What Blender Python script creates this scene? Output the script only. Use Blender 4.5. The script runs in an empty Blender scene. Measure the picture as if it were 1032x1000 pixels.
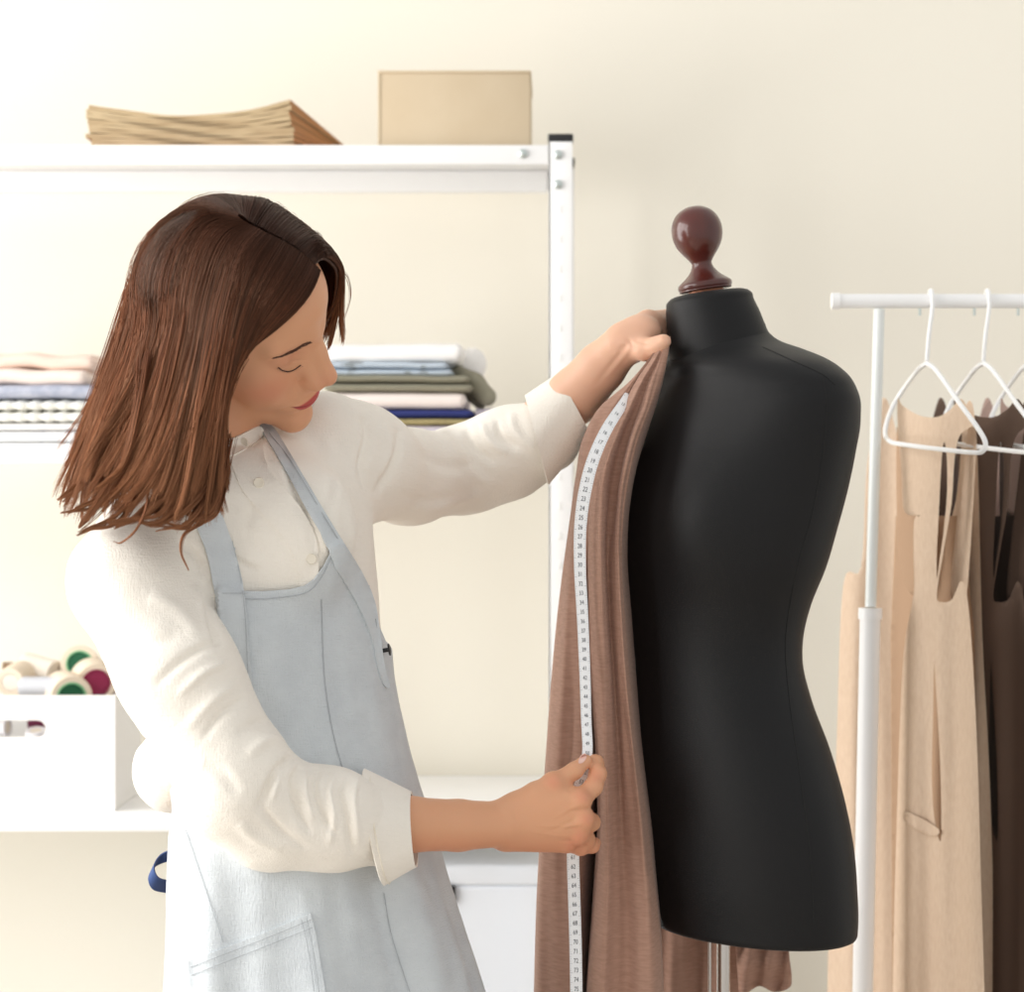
import bpy, bmesh, math, random
import numpy as np
from mathutils import Vector, Matrix
from mathutils.bvhtree import BVHTree
from mathutils.geometry import delaunay_2d_cdt
random.seed(4); RNG = np.random.default_rng(7)
C = bpy.context.scene.collection
PI = math.pi
# ---------------------------------------------------------------- camera frame
FPX, CX, CY, ZC = 2280.0, 560.0, 480.0, 1.28
def P(px, py, Y):
    """point at distance Y seen at picture position px, py (1032 x 1000)"""
    return np.array([(px - CX) / FPX * Y, Y, ZC - (py - CY) / FPX * Y])
def proj(V):
    V = np.asarray(V)
    return CX + FPX * V[:, 0] / V[:, 1], CY - FPX * (V[:, 2] - ZC) / V[:, 1]
def catmull(pts, n):
    p = np.asarray(pts, float)
    p = np.vstack([2 * p[0] - p[1], p, 2 * p[-1] - p[-2]])
    m = len(p) - 3
    t = np.linspace(0, m - 1e-9, n); i = t.astype(int); f = (t - i)[:, None]
    a, b, c, d = p[i], p[i + 1], p[i + 2], p[i + 3]
    return .5 * (2 * b + (c - a) * f + (2 * a - 5 * b + 4 * c - d) * f ** 2 + (3 * b - a - 3 * c + d) * f ** 3)
def itab(tab, y):
    """interpolate a table of rows (y, a, b, ...) smoothly at y (array)"""
    tab = np.asarray(tab, float); y = np.asarray(y, float)
    out = []
    h = tab[:, 0]
    for k in range(1, tab.shape[1]):
        v = tab[:, k]; m = np.gradient(v, h)
        i = np.clip(np.searchsorted(h, y) - 1, 0, len(h) - 2)
        d = h[i + 1] - h[i]; t = np.clip((y - h[i]) / d, 0, 1)
        out.append((2*t**3-3*t**2+1)*v[i] + (t**3-2*t**2+t)*d*m[i] + (-2*t**3+3*t**2)*v[i+1] + (t**3-t**2)*d*m[i+1])
    return out
# ---------------------------------------------------------------- objects
def tag(o, label=None, cat=None, group=None, kind=None):
    if label: o['label'] = label
    if cat: o['category'] = cat
    if group: o['group'] = group
    if kind: o['kind'] = kind
    return o
def thing(name, label, cat, loc, group=None, rz=0):
    o = bpy.data.objects.new(name, None); C.objects.link(o)
    o.location = tuple(float(x) for x in loc); o.rotation_euler.z = rz; o.empty_display_size = .05
    return tag(o, label, cat, group)
def wmat(o):
    m = Matrix.Translation(o.location) @ o.rotation_euler.to_matrix().to_4x4()
    return wmat(o.parent) @ m if o.parent else m
def link(name, me, mat, parent=None, smooth=True, sharp=None):
    o = bpy.data.objects.new(name, me); C.objects.link(o)
    for m in (mat if isinstance(mat, (list, tuple)) else [mat]):
        me.materials.append(m)
    if smooth:
        me.polygons.foreach_set('use_smooth', [True] * len(me.polygons))
        if sharp: me.set_sharp_from_angle(angle=math.radians(sharp))
    if parent is not None:
        o.parent = parent
        me.transform(wmat(parent).inverted())
    me.update()
    return o
def mesh_np(V, Fc):
    me = bpy.data.meshes.new('m')
    V = np.asarray(V, np.float32)
    if isinstance(Fc, np.ndarray):
        n, k = Fc.shape
        me.vertices.add(len(V)); me.vertices.foreach_set('co', V.ravel())
        me.loops.add(n * k); me.loops.foreach_set('vertex_index', Fc.astype(np.int32).ravel())
        me.polygons.add(n); me.polygons.foreach_set('loop_start', np.arange(0, n * k, k, dtype=np.int32))
        me.update(calc_edges=True); me.validate()
    else:
        me.from_pydata([tuple(float(a) for a in v) for v in V], [], [tuple(int(a) for a in f) for f in Fc]); me.update()
    return me
class MB:
    """collects shapes into one mesh"""
    def __init__(s): s.v = []; s.f = []; s.n = 0
    def add(s, V, F):
        V = np.asarray(V, float)
        for f in F: s.f.append([int(i) + s.n for i in f])
        s.v.append(V); s.n += len(V); return s
    def build(s, name, mat, parent=None, smooth=True, sharp=40):
        return link(name, mesh_np(np.vstack(s.v), s.f), mat, parent, smooth, sharp)
    def box(s, x0, x1, y0, y1, z0, z1, r=0.0, M=None):
        bm = bmesh.new(); bmesh.ops.create_cube(bm, size=1)
        for v in bm.verts:
            v.co = Vector(((x0+x1)/2 + v.co.x*(x1-x0), (y0+y1)/2 + v.co.y*(y1-y0), (z0+z1)/2 + v.co.z*(z1-z0)))
        if r > 0: bmesh.ops.bevel(bm, geom=bm.edges[:], offset=r, segments=3, affect='EDGES', profile=.5)
        return s.bm(bm, M)
    def bm(s, bm, M=None):
        bm.verts.index_update()
        V = [(M @ v.co if M else v.co)[:] for v in bm.verts]
        F = [[v.index for v in f.verts] for f in bm.faces]; bm.free(); return s.add(V, F)
    def tube(s, pts, r, seg=12, cap=True):
        p = np.asarray(pts, float); n = len(p); r = np.broadcast_to(np.asarray(r, float), (n,))
        t = np.gradient(p, axis=0); t /= np.linalg.norm(t, axis=1)[:, None] + 1e-12
        u = np.cross(t[0], [0, 0, 1.]);
        if np.linalg.norm(u) < .1: u = np.cross(t[0], [0, 1., 0])
        V = []
        for i in range(n):
            u = u - t[i] * (u @ t[i]); u /= np.linalg.norm(u); w = np.cross(t[i], u)
            for k in range(seg):
                a = 2 * PI * k / seg; V.append(p[i] + r[i] * (u * math.cos(a) + w * math.sin(a)))
        F = [[i*seg+k, i*seg+(k+1) % seg, (i+1)*seg+(k+1) % seg, (i+1)*seg+k] for i in range(n-1) for k in range(seg)]
        if cap: F += [[k for k in range(seg)][::-1], [(n-1)*seg+k for k in range(seg)]]
        return s.add(V, F)
    def lathe(s, prof, seg=32, M=None):
        """prof: list of (radius, height)"""
        V = []; 
        for r, z in prof:
            for k in range(seg):
                a = 2*PI*k/seg; V.append(Vector((max(r, 1e-5)*math.cos(a), max(r, 1e-5)*math.sin(a), z)))
        V = [(M @ v if M else v)[:] for v in V]; n = len(prof)
        F = [[i*seg+k, i*seg+(k+1) % seg, (i+1)*seg+(k+1) % seg, (i+1)*seg+k] for i in range(n-1) for k in range(seg)]
        F += [[k for k in range(seg)][::-1], [(n-1)*seg+k for k in range(seg)]]
        return s.add(V, F)
def grid_faces(nu, nv, wrap_u=False):
    F = []
    for j in range(nv - 1):
        for i in range(nu if wrap_u else nu - 1):
            F.append((j*nu+i, j*nu+(i+1) % nu, (j+1)*nu+(i+1) % nu, (j+1)*nu+i))
    return np.array(F)
def solid(V, F, th, dirn=None, flat=False):
    """give an open surface a thickness th (towards -normal); returns verts, faces"""
    me = mesh_np(V, [tuple(f) for f in F]); n = len(V)
    N = np.zeros(n*3, np.float32); me.vertices.foreach_get('normal', N); N = N.reshape(-1, 3)
    if dirn is not None:
        s = np.sign(N @ np.asarray(dirn)); 
        if s.sum() < 0: N = -N; F = [tuple(f)[::-1] for f in F]
    bpy.data.meshes.remove(me)
    V2 = np.vstack([V, V - (np.asarray(dirn) if flat else N) * th]); cnt = {}
    for f in F:
        for a, b in zip(f, list(f[1:]) + [f[0]]): cnt[(a, b)] = 1
    F2 = [tuple(f) for f in F] + [tuple(i + n for i in f[::-1]) for f in F]
    for (a, b) in list(cnt):
        if (b, a) not in cnt: F2.append((b, a, a + n, b + n))
    return V2, F2
def cdt(outline, step, holes=()):
    """fill a 2D outline (and holes) with triangles on a grid of the given step"""
    def dens(poly):
        out = []
        for (a, b) in zip(poly, poly[1:] + poly[:1]):
            n = max(1, int(math.dist(a, b) / step))
            out += [(a[0] + (b[0]-a[0])*k/n, a[1] + (b[1]-a[1])*k/n) for k in range(n)]
        return out
    def inside(p, poly):
        c = False
        for (a, b) in zip(poly, poly[1:] + poly[:1]):
            if (a[1] > p[1]) != (b[1] > p[1]) and p[0] < (b[0]-a[0])*(p[1]-a[1])/(b[1]-a[1]) + a[0]: c = not c
        return c
    loops = [dens([tuple(q) for q in outline])] + [dens([tuple(q) for q in h]) for h in holes]
    pts = []; edges = []
    for L in loops:
        o = len(pts); pts += L; edges += [(o+k, o+(k+1) % len(L)) for k in range(len(L))]
    B = np.array(loops[0]); allb = np.array(pts)
    for j, y in enumerate(np.arange(B[:, 1].min(), B[:, 1].max(), step * .87)):
        for x in np.arange(B[:, 0].min() + (j % 2) * step/2, B[:, 0].max(), step):
            if inside((x, y), loops[0]) and not any(inside((x, y), h) for h in loops[1:]) and \
               ((allb - (x, y)) ** 2).sum(1).min() > (step*.5) ** 2: pts.append((x, y))
    v, e, f, *_ = delaunay_2d_cdt([Vector(p) for p in pts], edges, [], 0, 1e-6)
    v = [(q.x, q.y) for q in v]; F = []
    for t in f:
        c = (sum(v[i][0] for i in t)/3, sum(v[i][1] for i in t)/3)
        if inside(c, loops[0]) and not any(inside(c, h) for h in loops[1:]): F.append(tuple(t))
    return np.array(v), F
def smooth_poly(pts, n=6):
    """closed smooth outline through the points"""
    p = np.asarray(pts, float); m = len(p); out = []
    for i in range(m):
        a, b, c, d = p[i-1], p[i], p[(i+1) % m], p[(i+2) % m]
        for k in range(n):
            f = k/n; out.append(tuple(.5*(2*b+(c-a)*f+(2*a-5*b+4*c-d)*f*f+(3*b-a-3*c+d)*f**3)))
    return out
# ---------------------------------------------------------------- distance fields
def smin(a, b, k):
    h = np.clip(.5 + .5 * (b - a) / k, 0, 1)
    return b + (a - b) * h - k * h * (1 - h)
def smax(a, b, k): return -smin(-a, -b, k)
def cone(p, a, b, ra, rb):
    a = np.asarray(a, np.float32); b = np.asarray(b, np.float32); ba = b - a
    t = np.clip((p - a) @ ba / (ba @ ba), 0, 1)
    return np.linalg.norm(p - a - t[..., None] * ba, axis=-1) - (ra + t * (rb - ra))
def ell(p, c, r):
    q = (p - np.asarray(c, np.float32)) / np.asarray(r, np.float32)
    k0 = np.linalg.norm(q, axis=-1); k1 = np.linalg.norm(q / np.asarray(r, np.float32), axis=-1)
    return k0 * (k0 - 1) / (k1 + 1e-9)
def chain(p, pts, rs, k=.01):
    d = None
    for i in range(len(pts) - 1):
        e = cone(p, pts[i], pts[i+1], rs[i], rs[i+1]); d = e if d is None else smin(d, e, k)
    return d
def nets(f, lo, hi, h):
    """surface nets: closed quad mesh of f = 0 inside the box lo..hi"""
    lo = np.asarray(lo, float); n = np.ceil((np.asarray(hi) - lo) / h).astype(int) + 1
    ax = [lo[i] + h * np.arange(n[i]) for i in range(3)]
    D = np.empty(n, np.float32)
    for i in range(0, n[0], 16):
        g = np.stack(np.meshgrid(ax[0][i:i+16], ax[1], ax[2], indexing='ij'), -1).astype(np.float32)
        D[i:i+16] = f(g)
    for s in ((0,), (-1,)):
        D[s[0]] = np.maximum(D[s[0]], h*.5); D[:, s[0]] = np.maximum(D[:, s[0]], h*.5); D[:, :, s[0]] = np.maximum(D[:, :, s[0]], h*.5)
    S = D < 0
    m = tuple(k - 1 for k in n)
    sm = np.zeros(m + (3,), np.float32); ct = np.zeros(m, np.int16)
    cr = [(dx, dy, dz) for dx in (0, 1) for dy in (0, 1) for dz in (0, 1)]
    def sl(a, o): return a[o[0]:o[0]+m[0], o[1]:o[1]+m[1], o[2]:o[2]+m[2]]
    for o in cr:
        for axx in range(3):
            if o[axx]: continue
            q = list(o); q[axx] = 1
            a, b = sl(D, o), sl(D, q); x = (a < 0) != (b < 0)
            t = np.where(x, a / np.where(x, a - b, 1), 0)
            for k in range(3):
                sm[..., k] += np.where(x, (t if k == axx else o[k]), 0)
            ct += x
    act = ct > 0; idx = -np.ones(m, np.int64); idx[act] = np.arange(act.sum())
    ii = np.argwhere(act); V = lo + h * (ii + sm[act] / ct[act][:, None])
    Fs = []
    for axx in range(3):
        u, v = (axx+1) % 3, (axx+2) % 3
        q = [slice(None)]*3; q[axx] = slice(0, -1); r = [slice(None)]*3; r[axx] = slice(1, None)
        a, b = S[tuple(q)], S[tuple(r)]; E = np.argwhere(a != b); fl = a[tuple(E.T)]
        ok = (E[:, u] > 0) & (E[:, v] > 0) & (E[:, u] < m[u]) & (E[:, v] < m[v]); E, fl = E[ok], fl[ok]
        def at(du, dv):
            e = E.copy(); e[:, u] -= du; e[:, v] -= dv; return idx[tuple(e.T)]
        Q = np.stack([at(1, 1), at(0, 1), at(0, 0), at(1, 0)], 1)
        Q[~fl] = Q[~fl][:, ::-1]; Fs.append(Q)
    return V, np.vstack(Fs)
def normals(V, F):
    V = np.asarray(V); F = np.asarray(F)
    n = np.cross(V[F[:, 2]] - V[F[:, 0]], V[F[:, -1]] - V[F[:, 1]])
    N = np.zeros_like(V)
    for k in range(F.shape[1]): np.add.at(N, F[:, k], n)
    return N / (np.linalg.norm(N, axis=1)[:, None] + 1e-12)
def relax(V, F, it=1, w=.5):
    F = np.asarray(F); k = F.shape[1]
    for _ in range(it):
        A = np.zeros_like(V); c = np.zeros(len(V))
        for j in range(k):
            for o in (1, k-1):
                np.add.at(A, F[:, j], V[F[:, (j+o) % k]]); np.add.at(c, F[:, j], 1)
        V = V*(1-w) + w*A/np.maximum(c, 1)[:, None]
    return V
def vnoise(p, seed=0):
    """smooth value noise, p (N,3) -> (-1..1)"""
    rng = np.random.default_rng(seed); T = rng.uniform(-1, 1, 4096)
    i = np.floor(p).astype(np.int64); f = p - i; f = f*f*(3-2*f)
    def hsh(a, b, c): return T[(a*73856093 ^ b*19349663 ^ c*83492791) & 4095]
    r = 0
    for dx in (0, 1):
        for dy in (0, 1):
            for dz in (0, 1):
                w = (f[:, 0] if dx else 1-f[:, 0])*(f[:, 1] if dy else 1-f[:, 1])*(f[:, 2] if dz else 1-f[:, 2])
                r = r + w*hsh(i[:, 0]+dx, i[:, 1]+dy, i[:, 2]+dz)
    return r
def creases(V, N, strokes, ymin=-9, facing=True):
    """push the cloth in or out along folds: (points, width px, amount mm) in picture coordinates, camera-facing side"""
    px, py = proj(V); q = np.stack([px, py], 1); D = np.zeros(len(V))
    fac = np.clip(-N[:, 1]*1.5 + .35, 0, 1) if facing else 1
    for pts, w, amt in strokes:
        pts = catmull(pts, max(8, 4*len(pts))) if len(pts) > 2 else np.array(pts, float)
        lo, hi = pts.min(0) - 3*w, pts.max(0) + 3*w
        s = np.where((q > lo).all(1) & (q < hi).all(1))[0]
        if not len(s): continue
        best = np.full(len(s), 1e9); bt = np.zeros(len(s)); n = len(pts) - 1
        for k in range(n):
            a, b = pts[k], pts[k+1]; ab = b - a; t = np.clip(((q[s]-a) @ ab)/(ab @ ab + 1e-9), 0, 1)
            d = np.linalg.norm(q[s] - a - t[:, None]*ab, axis=1); m = d < best
            best[m] = d[m]; bt[m] = (k + t[m])/n
        tap = np.sin(np.clip(bt, 0, 1)*PI)**.6*.85 + .15
        D[s] += amt*.001*np.exp(-(best/w)**2)*tap
    return V + N*(D*fac)[:, None]
# ---------------------------------------------------------------- materials
def lin(c): return tuple((x/255/12.92 if x/255 <= .04045 else ((x/255+.055)/1.055)**2.4) for x in c) + (1,)
def mat(name, col, rough=.6, metal=0, spec=.5, bump=None, var=None, sheen=0, sss=0, coat=0, weave=None, trans=0, attr=None, two=None):
    """col sRGB 0-255; bump (scale, strength); var (scale, colour2, lo, hi, stretch); weave (threads per metre, strength)"""
    m = bpy.data.materials.new(name); m.use_nodes = True; T = m.node_tree; N = T.nodes; L = T.links
    b = N['Principled BSDF']; b.inputs['Base Color'].default_value = lin(col); b.inputs['Roughness'].default_value = rough
    b.inputs['Metallic'].default_value = metal; b.inputs['Specular IOR Level'].default_value = spec
    if sheen: b.inputs['Sheen Weight'].default_value = sheen; b.inputs['Sheen Roughness'].default_value = .5
    if coat: b.inputs['Coat Weight'].default_value = coat; b.inputs['Coat Roughness'].default_value = .12
    if sss:
        b.inputs['Subsurface Weight'].default_value = sss; b.inputs['Subsurface Radius'].default_value = (1, .35, .2)
        b.inputs['Subsurface Scale'].default_value = .003
    tc = N.new('ShaderNodeTexCoord')
    col_out = None
    if var:
        sc, c2, lo, hi = var[:4]; st = var[4] if len(var) > 4 else (1, 1, 1)
        mp = N.new('ShaderNodeMapping'); mp.inputs['Scale'].default_value = st; L.new(tc.outputs['Object'], mp.inputs[0])
        nz = N.new('ShaderNodeTexNoise'); nz.inputs['Scale'].default_value = sc; nz.inputs['Detail'].default_value = 4
        L.new(mp.outputs[0], nz.inputs['Vector'])
        r = N.new('ShaderNodeValToRGB'); r.color_ramp.elements[0].position = lo; r.color_ramp.elements[1].position = hi
        r.color_ramp.elements[0].color = lin(col); r.color_ramp.elements[1].color = lin(c2)
        L.new(nz.outputs['Fac'], r.inputs[0]); L.new(r.outputs[0], b.inputs['Base Color']); col_out = r.outputs[0]
    if attr:
        a = N.new('ShaderNodeAttribute'); a.attribute_name = attr
        if col_out:
            mx = N.new('ShaderNodeMix'); mx.data_type = 'RGBA'; mx.blend_type = 'MULTIPLY'; mx.inputs[0].default_value = 1
            L.new(col_out, mx.inputs[6]); L.new(a.outputs['Color'], mx.inputs[7]); L.new(mx.outputs[2], b.inputs['Base Color'])
        else: L.new(a.outputs['Color'], b.inputs['Base Color'])
    h = None
    def addh(out, s):
        nonlocal h
        bp = N.new('ShaderNodeBump'); bp.inputs['Strength'].default_value = s; bp.inputs['Distance'].default_value = .002
        L.new(out, bp.inputs['Height'])
        if h: L.new(h, bp.inputs['Normal'])
        h = bp.outputs[0]
    if bump:
        nz = N.new('ShaderNodeTexNoise'); nz.inputs['Scale'].default_value = bump[0]; nz.inputs['Detail'].default_value = 5
        L.new(tc.outputs['Object'], nz.inputs['Vector']); addh(nz.outputs['Fac'], bump[1])
    if weave:
        for rot, s in ((0, 1.), (PI/2, 1.)):
            mp = N.new('ShaderNodeMapping'); mp.inputs['Rotation'].default_value = (0, 0, 0)
            mp.inputs['Scale'].default_value = (1, 1, .12) if rot == 0 else (.12, .12, 1)
            L.new(tc.outputs['Object'], mp.inputs[0])
            nz = N.new('ShaderNodeTexNoise'); nz.inputs['Scale'].default_value = weave[0]; nz.inputs['Detail'].default_value = 2
            L.new(mp.outputs[0], nz.inputs['Vector']); addh(nz.outputs['Fac'], weave[1])
    if h: L.new(h, b.inputs['Normal'])
    if trans: b.inputs['Transmission Weight'].default_value = trans
    return m
M = dict(
    wall=mat('wall paint', (245, 240, 227), .85, bump=(90, .05)),
    floor=mat('floor boards', (212, 204, 194), .45, var=(3, (198, 188, 176), .3, .7, (1, 12, 1))),
    white=mat('white enamel', (250, 250, 250), .4, bump=(40, .03)),
    whitebox=mat('white cardboard', (250, 249, 247), .6),
    plastic=mat('white plastic', (252, 252, 252), .3),
    cool=mat('cool white plastic', (238, 243, 250), .4),
    black=mat('black plastic', (28, 28, 30), .4),
    steel=mat('brushed steel', (205, 200, 195), .22, 1),
    slot=mat('slot shadow grey', (246, 247, 246), .6),
    bolt=mat('zinc bolt', (205, 214, 212), .35, .8),
    card=mat('cardboard', (208, 190, 162), .75, var=(18, (204, 185, 156), .35, .7)),
    kraft=mat('kraft paper', (198, 176, 140), .8, var=(60, (172, 146, 110), .35, .75, (.3, .3, 3))),
    kraftshade=mat('kraft paper shaded end', (178, 130, 88), .8),  # shade on the right ends of the bags, put into the colour
    pinkpaper=mat('pink tissue paper', (250, 214, 214), .8),
    form=mat('black jersey', (7, 7, 10), .52, spec=.32, sheen=.025, bump=(900, .12)),
    thread=mat('black seam', (9, 9, 10), .8),
    wood=mat('varnished mahogany', (84, 28, 18), .32, coat=.5, var=(26, (54, 17, 13), .35, .7, (1, 1, .35))),
    brown=mat('brown jersey', (176, 138, 120), .88, sheen=.12, var=(300, (160, 123, 105), .35, .7, (.25, .25, 1.6)), bump=(700, .15)),
    sheer=mat('sheer brown ruffle', (150, 105, 80), .8, trans=.35),
    tape=mat('white measuring tape', (248, 250, 253), .45),
    ink=mat('dark ink', (82, 84, 92), .6),
    skin=mat('skin', (222, 160, 124), .46, spec=.35, sss=.12, attr='tint', bump=(160, .06)),
    brow=mat('eyebrow hair', (84, 54, 40), .7),
    lash=mat('eyelashes', (48, 28, 22), .7),
    nail=mat('fingernail', (240, 200, 188), .25, coat=.3),
    hair=mat('brown hair', (90, 50, 35), .48, spec=.3, attr='tint'),
    linen=mat('cream linen', (248, 242, 232), .85, sheen=.15, weave=(700, .35), bump=(60, .25)),
    pearl=mat('cream button', (238, 230, 214), .35),
    denim=mat('pale blue denim', (203, 209, 214), .85, sheen=.1, weave=(800, .4), var=(30, (212, 218, 222), .35, .7), bump=(70, .3)),
    denimdark=mat('denim stitching', (170, 175, 180), .8),
    navy=mat('navy ribbon', (52, 78, 132), .6),
    jeans=mat('dark trousers', (50, 56, 70), .8),
    beige=mat('beige suiting', (222, 198, 174), .85, var=(300, (214, 188, 163), .35, .7, (1, 1, .3)), weave=(700, .12)),
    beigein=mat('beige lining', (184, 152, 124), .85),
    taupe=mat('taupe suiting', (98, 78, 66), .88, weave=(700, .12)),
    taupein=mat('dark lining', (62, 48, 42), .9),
    mauve=mat('mauve suiting', (178, 152, 142), .88, weave=(700, .12)),
    pink=mat('dusty pink cloth', (238, 214, 200), .85, bump=(30, .2)),
    peach=mat('peach cloth', (240, 224, 214), .85, bump=(30, .2)),
    bluegrey=mat('blue grey cloth', (166, 172, 190), .85, var=(60, (188, 192, 206), .4, .6)),
    waffle=mat('white waffle cloth', (240, 239, 232), .9),
    floral=mat('white printed cloth', (244, 244, 244), .85, var=(42, (120, 130, 170), .62, .68)),
    offwhite=mat('off white cloth', (248, 246, 244), .85, bump=(30, .2)),
    rose=mat('rosy cloth', (240, 228, 222), .85, bump=(30, .2)),
    printblue=mat('pale blue printed cloth', (196, 208, 220), .85, var=(34, (130, 134, 136), .56, .64)),
    olive=mat('olive grey cloth', (146, 142, 124), .9, bump=(40, .2)),
    indigo=mat('indigo cloth', (44, 54, 118), .85),
    khaki=mat('khaki cloth', (172, 158, 112), .9, var=(50, (120, 108, 76), .5, .7)),
    lilac=mat('lilac cloth', (214, 206, 218), .85),
    spool=mat('pale spool paper', (236, 220, 198), .7),
    green=mat('green spool core', (16, 92, 58), .6),
    greenrim=mat('light green spool rim', (120, 190, 140), .6),
    magenta=mat('magenta spool core', (150, 34, 78), .6),
    silver=mat('silver grey thread', (196, 198, 204), .55, bump=(200, .3)),
    plum=mat('plum thread', (110, 30, 66), .6),
    brownthread=mat('brown thread', (150, 124, 96), .7),
    creamthread=mat('cream thread', (238, 228, 214), .7),
    whitethread=mat('white thread', (240, 238, 242), .7),
)
M['hair'].node_tree.nodes['Principled BSDF'].inputs['Specular Tint'].default_value = (1, .62, .42, 1)
# ---------------------------------------------------------------- room
WY = 3.47
def struct(name, m, build, **k):
    mb = MB(); build(mb); o = mb.build(name, m, sharp=30); o['kind'] = 'structure'; return o
struct('floor', M['floor'], lambda b: b.box(-2.1, 3.2, -.4, WY+.1, -.1, 0))
struct('wall_back', M['wall'], lambda b: b.box(-2.1, 3.2, WY, WY+.1, 0, 2.9))
struct('baseboard_back', M['white'], lambda b: b.box(-2.0, 3.2, WY-.015, WY, 0, .09))
def wl(b):
    b.box(-2.1, -2.0, -.4, 0.3, 0, 2.9); b.box(-2.1, -2.0, 3.0, WY, 0, 2.9)
    b.box(-2.1, -2.0, .3, 3.0, 0, .5); b.box(-2.1, -2.0, .3, 3.0, 2.7, 2.9)
struct('wall_left', M['wall'], wl)
def wf(b):
    for y in (.3, 1.18, 2.06, 2.94): b.box(-2.08, -2.02, y, y+.06, .5, 2.7)
    for z in (.5, 2.64): b.box(-2.08, -2.02, .3, 3.0, z, z+.06)
struct('window_1', M['white'], wf)

def area(name, loc, rot, sx, sy, e, col=(1, 1, 1)):
    l = bpy.data.lights.new(name, 'AREA'); l.shape = 'RECTANGLE'; l.size = sx; l.size_y = sy; l.energy = e; l.color = col
    o = bpy.data.objects.new(name, l); o.location = loc; o.rotation_euler = rot; C.objects.link(o); return o
area('window_daylight', (-2.15, 1.65, 1.6), (0, -PI/2, 0), 2.2, 2.7, 104, (1, .985, .96))
w = bpy.data.worlds.new('sky'); bpy.context.scene.world = w; w.use_nodes = True
w.node_tree.nodes['Background'].inputs[0].default_value = (1, .99, .965, 1); w.node_tree.nodes['Background'].inputs[1].default_value = .79

# ---------------------------------------------------------------- shelving rack
SF, SB = 3.05, 3.31
def X(px, Y): return (px - CX)/FPX*Y
def Z(py, Y): return ZC - (py - CY)/FPX*Y
rack = thing('shelving_rack', 'white metal shelving rack with perforated posts against the cream wall', 'shelving rack', (X(200, SF), 3.18, 0))
xr0, xr1 = X(553, SF), X(577, SF)
ztop = Z(140, SF)
zs = [Z(146, SF), Z(447, SF), Z(819, SF), .34]
XL = -1.42
def post(x, Y, sy, left):
    b = MB(); t = .003; w_ = .032
    x0, x1 = (x, x + w_)
    b.box(x0, x1, Y, Y + t*sy, .0, ztop, .0008) if sy > 0 else b.box(x0, x1, Y + t*sy, Y, .0, ztop, .0008)
    xa = x0 if left else x1 - t
    b.box(xa, xa + t, min(Y, Y + .03*sy), max(Y, Y + .03*sy), 0, ztop, .0008)
    p = b.build('post', M['white'], rack)
    c = MB(); c.box(x0 - .001, x1 + .001, min(Y - .001, Y + .031*sy), max(Y - .001, Y + .031*sy), ztop - .004, ztop + .007, .002); c.build('post_cap', M['black'], p)
    h = MB()
    for k in range(40):
        z = ztop - .10 - k*.04
        if z > .02: h.box(x0 + .012, x0 + .018, Y - .0006*sy if sy > 0 else Y - .0002, Y + .0006 if sy > 0 else Y + .0008, z, z + .010, .0002)
    if sy > 0: h.build('slot', M['slot'], p)['kind'] = 'stuff'
    return p
for x, l in ((xr0, True), (XL, True)):
    post(x, SF, 1, l); post(x + .004, SB, -1, l)
for k, z in enumerate(zs):
    b = MB(); yb = SB if k in (0, 1) else SB + .12
    b.box(XL + .004, xr1 - .004, SF + .004, yb - .004, z - .003, z, .0006)
    lip = .026 if k != 0 else .026
    xe = xr0 - .0005
    b.box(XL + .033, xe, SF + .0015, SF + .0045, z - lip, z, .0008)
    b.box(XL + .033, xe, yb - .007, yb - .004, z - (lip if k else .03), z, .0008)
    s = b.build('shelf', M['white'], rack)
    if k == 0:
        u = MB(); u.box(XL + .04, xe - .002, SB - .03, SB - .008, z - .034, z - .0035, .001); u.build('rear_beam', M['white'], s)
for px, py in ((562, 156), (562, 186), (527, 155), (562, 453), (562, 828)):
    b = MB(); c = P(px, py, SF - .001 if px > 540 else SF + .0005); b.lathe([(0, 0), (.0065, 0), (.0062, .003), (.004, .005), (0, .0055)], 12, Matrix.Translation(c) @ Matrix.Rotation(PI/2, 4, 'X'))
    b.build('bolt', M['bolt'], rack)
# ---------------------------------------------------------------- on the top shelf
b = MB(); Y0 = 3.08
box = thing('cardboard_box', 'plain closed cardboard box on the top shelf', 'box', (X(458, Y0), 3.18, zs[0]))
x0, x1, zt = X(381.5, Y0), X(534.5, Y0), Z(71, Y0)
b.box(x0, x1, Y0, Y0 + .2, zs[0], zt - .004, .0015); b.build('body', M['card'], box)
b = MB(); b.box(x0 - .0012, x1 + .0012, Y0 - .0012, Y0 + .2012, zt - .004, zt, .0015); b.box(x0 - .001, x0 + .003, Y0 - .001, Y0 + .02, zs[0], zt - .003, .001)
b.build('lid', M['card'], box)
b = MB(); b.box(X(72, 3.07), X(331, 3.07), 3.07, 3.27, zs[0], zs[0] + .0022, .0008)
tag(b.build('tissue_paper', M['pinkpaper']), 'sheet of pale pink paper lying under the kraft paper bags', 'paper')
NB = 9; zb = zs[0] + .0024
ords = ['topmost', 'second from top', 'third from top', 'fourth from top', 'middle one', 'fourth from bottom', 'third from bottom', 'second from bottom', 'lowest']
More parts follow.
